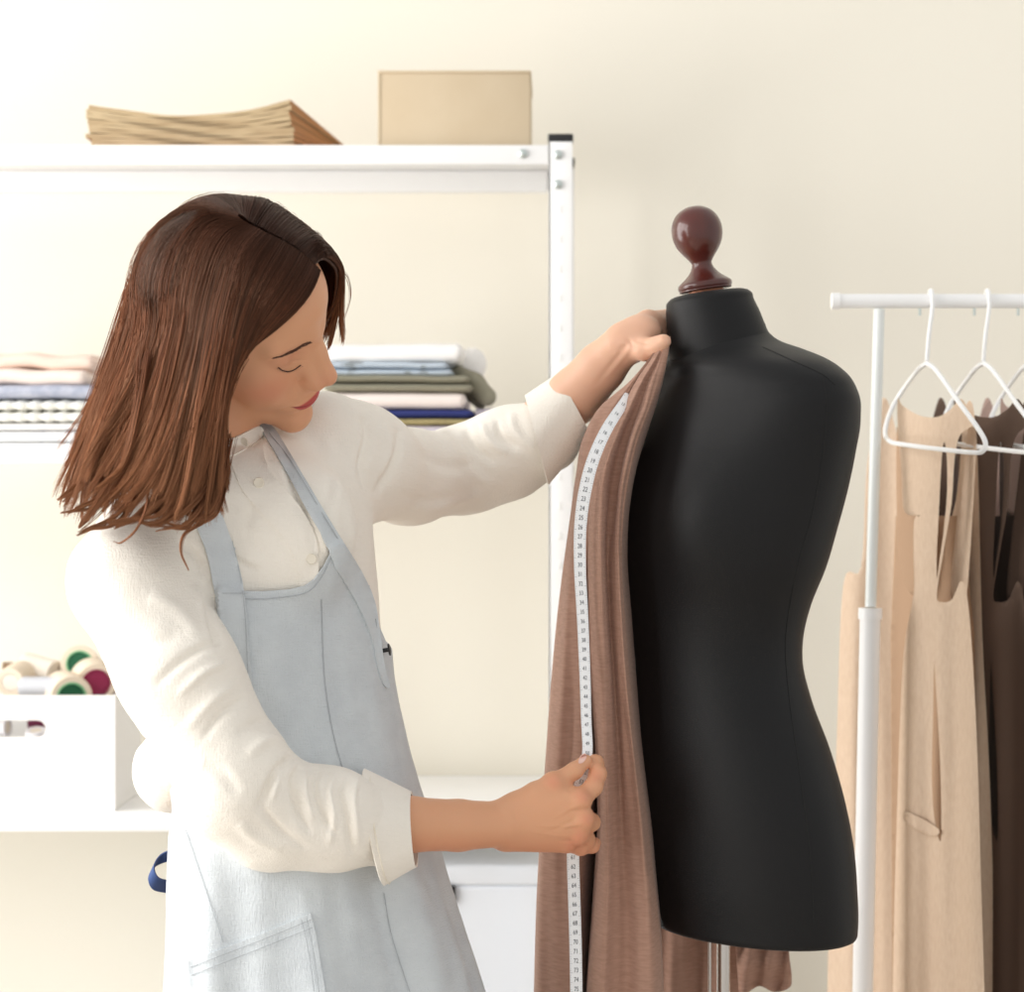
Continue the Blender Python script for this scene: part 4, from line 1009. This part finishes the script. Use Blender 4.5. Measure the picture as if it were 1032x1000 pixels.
def lay(name, outline, m, off, th, bvh, step=3.0, fallY_=None, parent=None, holes=()):
    """a flat piece of cloth laid on a surface as the picture shows its outline"""
    v2, f2 = cdt(outline, step, holes); pts = np.full((len(v2), 3), np.nan)
    for i, (a, c) in enumerate(v2):
        s = on_surface(bvh, [(a, c)], off)
        if len(s): pts[i] = s[0]
    ok = ~np.isnan(pts[:, 0])
    for i in np.where(~ok)[0]:
        j = np.where(ok)[0][((v2[ok] - v2[i])**2).sum(1).argmin()]; pts[i] = P(v2[i][0], v2[i][1], pts[j][1])
    # smooth the depth so it bridges small dips
    nb = {i: set() for i in range(len(v2))}
    for f in f2:
        for a in f:
            nb[a].update(f)
    Yv = pts[:, 1].copy()
    for _ in range(8):
        Yn = np.array([np.mean([Yv[j] for j in nb[i]]) if nb[i] else Yv[i] for i in range(len(v2))]); Yv = np.minimum(Yn, pts[:, 1])
    pts = np.array([P(a, c, y) for (a, c), y in zip(v2, Yv)])
    V, F = solid(pts, f2, th, (0, -1, 0)); b = MB(); b.add(V, F); return b.build(name, m, parent or person, sharp=60)
lay('button_placket', smooth_poly([(228, 448), (232, 442), (246, 436), (261, 432), (264, 436), (267, 462), (279, 484), (302, 510), (317, 538), (321, 560), (319, 584), (303, 594), (300, 575), (291, 550), (270, 524), (247, 498), (236, 475)], 3), M['linen'], .0012, .002, bvh_shirt)
nd = head_sdf(Vh.astype(np.float32))[0]; nf = [tuple(f) for f in Fh if nd[f].min() > .004 and Vh[f, 1].min() > 0]
Vn = np.vstack([Vh, Vs]); bvh_neck = BVHTree.FromPolygons([tuple(v) for v in Vn], nf + [tuple(int(i) + len(Vh) for i in f) for f in Fs])
lay('collar', smooth_poly([(212, 452), (218, 446), (229, 444), (240, 440), (250, 435), (262, 430), (266, 437), (256, 447), (240, 456), (226, 461), (213, 460)], 3), M['linen'], .0035, .002, bvh_neck, step=2)
for a, c in ((245, 446.5), (261, 486.5), (314, 563.5)):
    s = on_surface(bvh_neck, [(a, c)], .0060 if c < 460 else .0028)[0]; b = MB(); b.lathe([(0, 0), (.0048, 0), (.0052, .0006), (.0046, .0016), (.0034, .0012), (0, .0011)], 20, Matrix.Translation(s) @ Matrix.Rotation(PI/2, 4, 'X')); b.build('button', M['pearl'], person)
cr = catmull([(222, 446), (228, 440), (236, 438), (246, 434), (252, 431), (262, 429.5)], 20)
# ---------------------------------------------------------------- apron
apron_out = []
def to_ty(px, py):
    """angle and row of the point of the apron surface seen at px, py"""
    Yp = YT
    for _ in range(8):
        y = CY + (py - CY)*Yp/YT; t = math.radians(tdeg_(CX + (px - CX)*Yp/YT, y)); Yp = Yp*.5 + .5*body_pt(y, t, .006)[1]
    return math.degrees(t), y
def tdeg_(px, y):
    xc, hw, A = row(AP, np.array([y], float)); s = (px - xc[0])/FPX*YT/hw[0]; return math.degrees(math.asin(max(-.999, min(.999, s))))
KX = 2.3
left = [(-100, 1210), (-100, 1000), (-100, 900), (-100, 830), (-98, 800)]
poly = [to_ty(a, c) for a, c in [(200, 780), (212, 740), (222, 690), (222, 650), (220, 620), (218.5, 594), (232, 595), (262, 596), (290, 594), (304, 591), (314, 584), (322, 572), (328, 560), (332, 550), (337, 547), (346, 562), (360, 590), (371, 620)]]
poly = left + poly + [(78, 648), (100, 664), (100, 700), (100, 800), (100, 1000), (100, 1210)]
v2, f2 = cdt([(t*KX, y) for t, y in poly], 4.5)
V = np.array([body_pt(y, math.radians(x/KX), .006) for x, y in v2])
F3 = np.array(f2); N = normals(V, F3)
mid = V.mean(0); 
if (((V - mid)*N).sum()) < 0: F3 = F3[:, ::-1]; N = -N
px_, py_ = proj(V)
arm_d = chain(Vs.astype(np.float32), *near, .02); tors = [tuple(f) for f in Fs if arm_d[f].min() > .010]
bvh_t = BVHTree.FromPolygons([tuple(v) for v in Vs], tors); O_ = np.array([0, 0, ZC]); lift = np.zeros(len(V))
for i in np.where((py_ < 760) & (N[:, 1] < .1))[0]:
    d_ = V[i] - O_; L_ = np.linalg.norm(d_); h = bvh_t.ray_cast(Vector(O_), Vector(d_/L_))
    if h[0] is not None and 0 < L_ - h[3] + .005 < .09: lift[i] = L_ - h[3] + .005
l0 = lift.copy()
for _ in range(6):
    acc = np.zeros(len(V)); ct_ = np.zeros(len(V))
    for k in range(3): np.add.at(acc, F3[:, k], lift[F3[:, (k+1) % 3]]); np.add.at(ct_, F3[:, k], 1)
    lift = np.maximum(l0, acc/np.maximum(ct_, 1))
V = V - (V - O_)/np.linalg.norm(V - O_, axis=1)[:, None]*lift[:, None]
bell = np.clip((py_ - 820)/200, 0, 1)
wave = (.006*np.sin(v2[:, 0]*.055 + .8) + .003*np.sin(v2[:, 0]*.13))*bell + vnoise(V*np.array([14, 14, 9]), 11)*.0025 + vnoise(V*40, 12)*.0007
V = V + N*wave[:, None]
V = creases(V, N, [([(370, 880), (385, 930), (402, 1000)], 9, -4), ([(408, 860), (432, 930), (450, 1000)], 10, 4), ([(345, 860), (352, 920), (362, 1000)], 10, 3), ([(425, 850), (430, 880), (445, 920)], 6, -3), ([(300, 880), (315, 900), (318, 930)], 7, -1.6), ([(330, 640), (345, 720), (362, 790)], 12, -2),
                   ([(270, 610), (275, 680), (300, 740)], 14, 2), ([(368, 660), (380, 720), (395, 770)], 8, 2), ([(200, 850), (230, 890), (262, 900)], 12, -2), ([(180, 900), (190, 960), (186, 1000)], 8, 2), ([(236, 860), (262, 880), (292, 890)], 10, 1.8), ([(322, 575), (325, 600), (330, 640)], 5, -1.5), ([(232, 600), (270, 601), (304, 597)], 2.2, .8)])
bvh_ap = BVHTree.FromPolygons([tuple(v) for v in V], [tuple(f) for f in F3])
Vq, Fq = solid(V, [tuple(f) for f in F3], .0016)
b = MB(); b.add(Vq, Fq); apron = b.build('apron', M['denim'], person, sharp=70)
strapL = smooth_poly([(194, 516), (208, 512), (221, 514), (230, 535), (238, 560), (244, 585), (248, 612), (251, 650), (255, 700), (258, 745), (242, 745), (234, 690), (228, 660), (220, 628), (215, 590), (208, 555)], 3)
strapR = smooth_poly([(262, 429), (270, 428), (277, 432), (292, 456), (312, 490), (330, 520), (346, 546), (364, 575), (378, 606), (383.5, 640), (388, 672), (393, 692), (387, 690), (380, 668), (374, 640), (360, 608), (340, 574), (328, 546), (308, 512), (286, 470)], 3)
Vc = np.vstack([Vs, V]); arm_d = chain(Vs.astype(np.float32), *near, .02); tors = [tuple(f) for f in Fs if arm_d[f].min() > .010]
bvh_all = BVHTree.FromPolygons([tuple(v) for v in Vc], tors + [tuple(int(i) + len(Vs) for i in f) for f in F3])
lay('strap', strapL, M['denim'], .004, .0025, bvh_all, parent=apron)
lay('strap', strapR, M['denim'], .004, .0025, bvh_all, parent=apron)
def stitch(pts, off=.0012, r=.00035, n=80, bv=None, m='denimdark'):
    q = on_surface(bv or bvh_ap, pts, off, n)
    if len(q) > 2: b = MB(); b.tube(q, r, 5); b.build('stitching', M[m], apron)
for s_ in ([(187, 836), (205, 890), (225, 950)], [(324, 604), (327, 680), (336, 740), (350, 790)], [(387, 900), (394, 940), (408, 985), (420, 1020)], [(226, 602), (262, 604), (300, 600), (314, 594), (324, 582), (334, 562)]): stitch(s_)
for s_ in ([(224, 598), (236, 598), (250, 598)], [(234, 545), (242, 580), (247, 620), (250, 680)]): stitch(s_, .0062, bv=bvh_all)
stitch([(271, 436), (290, 460), (312, 496), (336, 536), (360, 574), (376, 612), (382, 650)], .0062, bv=bvh_all)
pk = [(190, 969), (220, 958), (255, 945), (285, 933), (313, 921), (318, 940), (323, 970), (328, 1000), (336, 1080), (200, 1095), (193, 1030)]
pocket = lay('pocket', [tuple(q) for q in pk], M['denim'], .002, .0028, bvh_ap, parent=apron)
for s_ in ([(192, 975), (255, 951), (314, 927)], [(193, 983), (255, 959), (315, 935)], [(304, 927), (311, 960), (318, 1010)], [(309, 925), (316, 960), (323, 1010)]): stitch(s_, .0046)
bk_ = MB(); q = P(391, 655, 2.28); Mb = Matrix.Translation(q) @ Matrix.Rotation(math.radians(80), 4, 'Y')
bk_.lathe([(0, -.006), (.0022, -.006), (.0022, 0), (.006, .0005), (.0062, .002), (.003, .003), (0, .003)], 18, Mb); bk_.build('black_button', M['black'], apron)
# navy tie behind the waist
q = catmull([P(172, 862, 2.34), P(158, 868, 2.34), P(151, 880, 2.335), P(156, 892, 2.34), P(172, 896, 2.36)], 24); V = []
for i, p_ in enumerate(q):
    w_ = .009; V += [p_ + np.array([.004, -.0, w_]) * [1, 1, .8], p_ - np.array([.004, .0, w_])*[1, 1, .8] + np.array([0, .012, 0])]
V, F = solid(np.array(V), [tuple(f) for f in grid_faces(2, 24)], .0012); b = MB(); b.add(V, F); b.build('waist_tie', M['navy'], apron)
# trousers and shoes below the frame
def legs(p):
    d = smin(chain(p, [P(300, 850, 2.31), P(290, 960, 2.29)], [.10, .105], .05), chain(p, [P(330, 980, 2.36), np.array([-.20, 2.36, .48]), np.array([-.19, 2.40, .07])], [.075, .056, .045], .03), .04)
    return smin(d, chain(p, [P(255, 980, 2.24), np.array([-.31, 2.22, .48]), np.array([-.33, 2.24, .07])], [.075, .056, .045], .03), .03)
V, F = nets(legs, [-.50, 2.05, .02], [.0, 2.56, 1.0], .008); link('trousers', mesh_np(V, F), M['jeans'], person)
for cx_, cy_ in ((-.19, 2.40), (-.33, 2.24)):
    f_ = lambda p: smax(smin(ell(p, (cx_ + .10, cy_ - .06, .035), (.075, .055, .042)), ell(p, (cx_, cy_, .05), (.055, .05, .055)), .04), .001 - p[..., 2], .004)
    V, F = nets(f_, [cx_ - .1, cy_ - .17, -.01], [cx_ + .2, cy_ + .08, .12], .006); link('shoe', mesh_np(V, F), M['black'], person)
# ---------------------------------------------------------------- hair
GD = [  # far front lock ... round the back ... to the face edge; (px, py, distance)
    [(313, 270, 2.19), (330, 258, 2.205), (343, 268, 2.235), (345, 284, 2.255), (342, 305, 2.27), (336, 325, 2.275), (328, 347, 2.28)],
    [(306, 263, 2.188), (325, 248, 2.21), (339, 262, 2.25), (340, 285, 2.275), (335, 310, 2.29), (328, 335, 2.295), (320, 360, 2.30)],
    [(292, 252, 2.185), (312, 236, 2.22), (324, 248, 2.275), (316, 285, 2.315), (305, 330, 2.33), (298, 365, 2.32), (288, 385, 2.31)],
    [(270, 238, 2.18), (288, 217, 2.225), (298, 230, 2.285), (290, 275, 2.335), (278, 335, 2.35), (270, 375, 2.34), (262, 410, 2.33)],
    [(252, 226, 2.178), (264, 203, 2.22), (268, 212, 2.285), (260, 262, 2.345), (250, 330, 2.36), (245, 390, 2.35), (238, 440, 2.335)],
    [(245, 221, 2.18), (242, 199, 2.235), (230, 218, 2.31), (212, 280, 2.35), (198, 350, 2.355), (182, 420, 2.33), (165, 480, 2.30)],
    [(242, 219, 2.182), (222, 198, 2.245), (188, 216, 2.305), (162, 280, 2.33), (146, 350, 2.325), (128, 420, 2.29), (108, 495, 2.26)],
    [(240, 219, 2.184), (204, 202, 2.225), (163, 229, 2.255), (134, 288, 2.27), (114, 352, 2.265), (90, 422, 2.235), (62, 500, 2.20)],
    [(240, 221, 2.182), (204, 212, 2.205), (168, 250, 2.21), (146, 308, 2.21), (127, 370, 2.20), (104, 445, 2.165), (84, 522, 2.13)],
    [(243, 223, 2.18), (212, 228, 2.18), (186, 272, 2.165), (170, 335, 2.158), (153, 405, 2.145), (130, 475, 2.115), (112, 526, 2.095)],
    [(250, 228, 2.178), (228, 244, 2.160), (208, 295, 2.143), (196, 360, 2.135), (180, 425, 2.12), (158, 490, 2.085), (140, 520, 2.07)],
    [(262, 236, 2.178), (244, 260, 2.155), (229, 312, 2.137), (218, 372, 2.128), (206, 435, 2.12), (190, 495, 2.095), (176, 525, 2.08)],
    [(284, 249, 2.182), (266, 280, 2.158), (246, 326, 2.140), (232, 380, 2.132), (220, 440, 2.128), (210, 495, 2.115), (202, 524, 2.105)],
    [(303, 262, 2.188), (283, 295, 2.165), (258, 335, 2.148), (238, 372, 2.138), (222, 420, 2.134), (214, 480, 2.128), (208, 522, 2.12)],
    [(319, 275, 2.194), (303, 301, 2.176), (274, 332, 2.158), (247, 355, 2.147), (228, 396, 2.142), (220, 450, 2.140), (216, 508, 2.135)]]
GW = np.array([[P(q[0], q[1], q[2] - .05*(1 - .6*k/27)) for k, q in enumerate(catmull(g_, 28))] for g_ in GD])     # guides x 28 x 3
def push_out(p, gap):
    p = p.copy(); e = .002
    for _ in range(4):
        d = head_sdf(p.astype(np.float32))[0]; m = d < (gap if np.isscalar(gap) else gap)
        if not m.any(): break
        q = p[m]; g_ = np.stack([head_sdf((q + np.eye(3)[k]*e).astype(np.float32))[0] - head_sdf((q - np.eye(3)[k]*e).astype(np.float32))[0] for k in range(3)], -1)
        g_ /= np.linalg.norm(g_, axis=1)[:, None] + 1e-9; p[m] += g_*((gap if np.isscalar(gap) else gap[m]) - d[m])[:, None]
    return p
GW = push_out(GW.reshape(-1, 3), .007).reshape(GW.shape)
ng = len(GW)
def hair_at(u, n=28):
    """guide curve at fractional position u (0..ng-1)"""
    i = int(min(max(u, 0), ng - 1 - 1e-6)); f = u - i
    a, b_, c, d = GW[max(i-1, 0)], GW[i], GW[i+1], GW[min(i+2, ng-1)]
    return .5*(2*b_ + (c-a)*f + (2*a-5*b_+4*c-d)*f*f + (3*b_-a-3*c+d)*f**3)
U = np.linspace(0, ng - 1, 150); S = np.array([hair_at(u) for u in U])
hc = W((-.01, 0, 0))
Nn = normals(S.reshape(-1, 3), grid_faces(28, 150)).reshape(S.shape)
if ((S - hc)*Nn)[:, :16].sum() < 0: Nn = -Nn
inner = push_out((S - Nn*.004).reshape(-1, 3), .003)
NCAP = 23; V = inner.reshape(150, 28, 3)[:, :NCAP].reshape(-1, 3); F = [tuple(f) for f in grid_faces(NCAP, 150)]
V, F = solid(V, F, .003)
hb = MB(); hb.add(V, F); capn = len(V)
rng = np.random.default_rng(21)
SV, SFc, SC = [], [], []; base_n = capn
dark, midc, tipc, redc = srgb((58, 34, 25)), srgb((90, 60, 44)), srgb((162, 112, 80)), srgb((112, 68, 47))
def strand(path, r, tint):
    global base_n
    n = len(path); t = np.gradient(path, axis=0); t /= np.linalg.norm(t, axis=1)[:, None] + 1e-9
    a = np.cross(t, [.3, .9, .2]); a /= np.linalg.norm(a, axis=1)[:, None] + 1e-9; b_ = np.cross(t, a)
    rr = r*np.sin(np.linspace(.5, PI - .08, n))[:, None]**.5
    ring = np.stack([path + rr*a, path - rr*.5*a + rr*.87*b_, path - rr*.5*a - rr*.87*b_], 1).reshape(-1, 3)
    i = np.arange(n-1)[:, None]*3; k = np.arange(3)[None]; k2 = (k+1) % 3
    q = np.stack([i + k, i + k2, i + 3 + k2, i + 3 + k], -1).reshape(-1, 4) + base_n
    SV.append(ring); SFc.append(q); SC.append(np.repeat(tint, 3, 0)); base_n += len(ring)
CLU = np.sort(rng.uniform(0, ng - 1, 190)); CL = []
for u_ in CLU:
    CL.append(dict(u=u_, p=hair_at(u_), L=rng.uniform(.80, 1.02), fx=rng.normal(-.009, .016), fz=rng.uniform(-.006, .012), s=rng.normal(0, .011), n=rng.uniform(-.004, .014), w=rng.uniform(.0, .0055), f=rng.uniform(5, 9), ph=rng.uniform(0, 6), g=rng.uniform(.35, .92), c=rng.uniform(.75, 1.3), h=rng.random()))
NS = 8200
for s in range(NS):
    u = rng.uniform(0, ng - 1)
    if rng.random() < .45: u = rng.uniform(6.5, ng - 1)
    p = hair_at(u); L = rng.uniform(.82, 1.04) if u > 5 else rng.uniform(.85, 1.0)
    tt = np.linspace(0, 1, 24)
    k = tt*L*27; k0 = np.clip(k.astype(int), 0, 26); fr = (k - k0)[:, None]; path = p[k0] + (p[k0+1] - p[k0])*fr
    iu = int(round(u/(ng-1)*149)); nrm = Nn[iu][np.clip(k.astype(int), 0, 27)]
    side = np.cross(nrm, np.gradient(path, axis=0)); side /= np.linalg.norm(side, axis=1)[:, None] + 1e-9
    amp = tt**1.4; ph, fq = rng.uniform(0, 6.3), rng.uniform(3, 6)
    lay_ = rng.uniform(-.003, .003)
    path = path + lay_*nrm + side*((rng.normal(0, .0025)*amp + .0012*np.sin(tt*fq + ph)*amp))[:, None]
    # gather into a lock
    ci = int(np.argmin(np.abs(CLU - u - rng.normal(0, .06)))); cu = CL[ci]; kk = tt*cu['L']*27; q0 = np.clip(kk.astype(int), 0, 26); cp = cu['p'][q0] + (cu['p'][q0+1] - cu['p'][q0])*(kk - q0)[:, None]
    iw = int(round(cu['u']/(ng-1)*149)); cn = Nn[iw][np.clip(kk.astype(int), 0, 27)]; cs_ = np.cross(cn, np.gradient(cp, axis=0)); cs_ /= np.linalg.norm(cs_, axis=1)[:, None] + 1e-9
    t3 = tt**3; cp = cp + cs_*(cu['s']*t3 + cu['w']*np.sin(tt*cu['f'] + cu['ph'])*tt**1.5)[:, None] + cn*(cu['n']*t3 + .0015*math.sin(ci*2.4)*np.clip(tt*3, 0, 1))[:, None]
    cp = cp + np.array([cu['fx'], 0, cu['fz']])*(tt**4)[:, None]
    cp = cp + side*rng.normal(0, .0022) + nrm*rng.normal(0, .0012)
    wc = (np.clip((tt - .22)/.7, 0, 1)**1.1*cu['g'])[:, None]
    path = path*(1 - wc) + cp*wc
    sh = rng.uniform(0, 1); g1 = np.clip((tt - .15)/.5, 0, 1)[:, None]; g2 = np.clip((tt - .55)/.45, 0, 1)[:, None]
    c = dark*(1-g1) + (midc if (sh*.5 + cu['h']*.5) < .55 else redc)*g1; c = c*(1-g2*.75) + tipc*g2*.75
    c = c*(.75 + .45*rng.random())*cu['c'];
    if rng.random() < .06: c = c*1.45
    strand(path, rng.uniform(.00026, .00052), c)
# stray locks and flyaways
def lock(pts, n, spread, r=.0004, tint=None):
    q = catmull([P(p_[0], p_[1], p_[2] - .02) for p_ in pts], 30)
    for i in range(n):
        o_ = rng.normal(0, spread, 3); tt = np.linspace(0, 1, 30)[:, None]
        c = (redc*(1-tt) + tipc*tt)*rng.uniform(.62, 1.2)
        strand(q + o_*(1.1 - tt*.9), r, c if tint is None else np.tile(tint, (30, 1)))
lock([(222, 470, 2.13), (220, 505, 2.12), (205, 525, 2.10), (186, 538, 2.09), (182, 556, 2.09), (190, 575, 2.09)], 26, .0012)
lock([(150, 490, 2.08), (146, 515, 2.06), (136, 535, 2.05), (122, 547, 2.06), (114, 546, 2.06)], 10, .0009)
lock([(226, 440, 2.13), (228, 480, 2.13), (220, 515, 2.11), (200, 530, 2.10)], 24, .0018)
lock([(110, 430, 2.2), (90, 470, 2.2), (72, 494, 2.2), (58, 504, 2.2)], 40, .003)
lock([(120, 460, 2.15), (104, 500, 2.12), (88, 522, 2.12), (80, 532, 2.12)], 50, .004)
for pts_, n_ in (([(128, 380, 2.19), (117, 430, 2.18), (96, 478, 2.16), (60, 503, 2.15)], 90), ([(145, 400, 2.16), (130, 455, 2.14), (104, 500, 2.11), (72, 516, 2.10)], 90), ([(160, 420, 2.13), (148, 475, 2.11), (118, 515, 2.08), (84, 533, 2.07)], 100),
                 ([(178, 430, 2.12), (168, 485, 2.095), (142, 520, 2.07), (108, 530, 2.06)], 90), ([(196, 440, 2.12), (188, 490, 2.10), (166, 522, 2.07), (138, 526, 2.06)], 90), ([(212, 440, 2.125), (208, 490, 2.11), (190, 522, 2.08), (160, 528, 2.07)], 80),
                 ([(224, 440, 2.13), (224, 485, 2.12), (212, 516, 2.10), (186, 526, 2.085)], 70), ([(150, 360, 2.15), (140, 420, 2.13), (126, 470, 2.10), (94, 496, 2.09)], 60)):
    for z_ in range(4): lock([(a_ + rng.normal(0, 4), c_ + rng.normal(0, 5), y_ - .004) for a_, c_, y_ in pts_], n_//3, .0021, .00036, None)
lock([(340, 270, 2.25), (350, 280, 2.25), (353, 300, 2.26), (346, 325, 2.27)], 6, .0012, .0002)
for k_ in range(54):
    u = rng.uniform(6.8, 13.6) if k_ < 40 else rng.uniform(6.6, 9); g_ = hair_at(u); i0 = int(rng.integers(10, 16)); seg_ = catmull(g_[i0::3], 26)
    t_ = np.linspace(0, 1, 26)[:, None]; sx = rng.normal(-.006, .014) if u > 9 else rng.normal(.002, .004); sz = rng.uniform(-.010, .016); ph = rng.uniform(0, 6.3); aw = rng.uniform(.002, .006)
    mid_ = seg_ + np.array([1., 0, 0])*aw*np.sin(t_*rng.uniform(4, 7) + ph)*t_ + np.array([sx, -.006, sz])*t_**3 + np.array([0, -rng.uniform(.001, .007), 0])*np.sin(t_*PI)
    nn_ = int(rng.integers(10, 26)); br = rng.uniform(.75, 1.25)
    for i in range(nn_):
        c = (redc*(1 - t_) + tipc*t_)*br*(.8 + .4*rng.random()); strand(mid_ + rng.normal(0, .0018, 3)*(1.15 - .8*t_) + np.array([0, 0, rng.normal(0, .003)])*t_**4, rng.uniform(.00026, .00045), c)
for _ in range(70):
    u = rng.uniform(6.3, 8.6); p = hair_at(u); d = rng.uniform(.003, .016); k = np.linspace(0, 1, 28)[:, None]
    strand(p + np.array([-1., -.2, .15])*d*np.sin(k*2.4 + .2)*k, .00016, np.tile(redc*1.3, (28, 1)))
for _ in range(60):
    u = rng.uniform(.3, 7); p = hair_at(u)[2:12]; k = np.linspace(0, 1, len(p))[:, None]
    strand(p + np.array([.1, -.1, 1.])*rng.uniform(.001, .006)*np.sin(k*3), .00014, np.tile(midc, (len(p), 1)))
SA = push_out(np.vstack(SV), np.concatenate([np.full(len(v_), rng.uniform(.0045, .0085)) for v_ in SV]))
V = np.vstack([np.vstack(hb.v), SA])
capF = [tuple(f) for f in hb.f]; capq = np.array([f for f in capF if len(f) == 4])
me = mesh_np(V, np.vstack([capq] + SFc))
tt = np.tile(np.linspace(0, .8, NCAP), 150)[:, None]; g1 = np.clip((tt - .3)/.6, 0, 1); cc = (dark*(1-g1) + midc*g1)*.8
cc = np.vstack([cc, cc] + SC); at = me.color_attributes.new('tint', 'FLOAT_COLOR', 'POINT')
at.data.foreach_set('color', np.hstack([cc, np.ones((len(cc), 1))]).astype(np.float32).ravel())
link('hair', me, M['hair'], person)
# ---------------------------------------------------------------- camera
cd = bpy.data.cameras.new('camera'); cam = bpy.data.objects.new('camera', cd); C.objects.link(cam)
cam.location = (0, 0, ZC); cam.rotation_euler = (PI/2, 0, 0)
cd.sensor_fit = 'HORIZONTAL'; cd.sensor_width = 36; cd.lens = FPX/1032*36
cd.shift_x = (516 - CX)/1032; cd.shift_y = (CY - 500)/1032
cd.dof.use_dof = True; cd.dof.focus_distance = 2.27; cd.dof.aperture_fstop = 5.6
sc = bpy.context.scene; sc.camera = cam
sc.view_settings.view_transform = 'Standard'; sc.view_settings.look = 'None'; sc.view_settings.gamma = 1
sc.view_settings.use_curve_mapping = False; sc.view_settings.exposure = .0
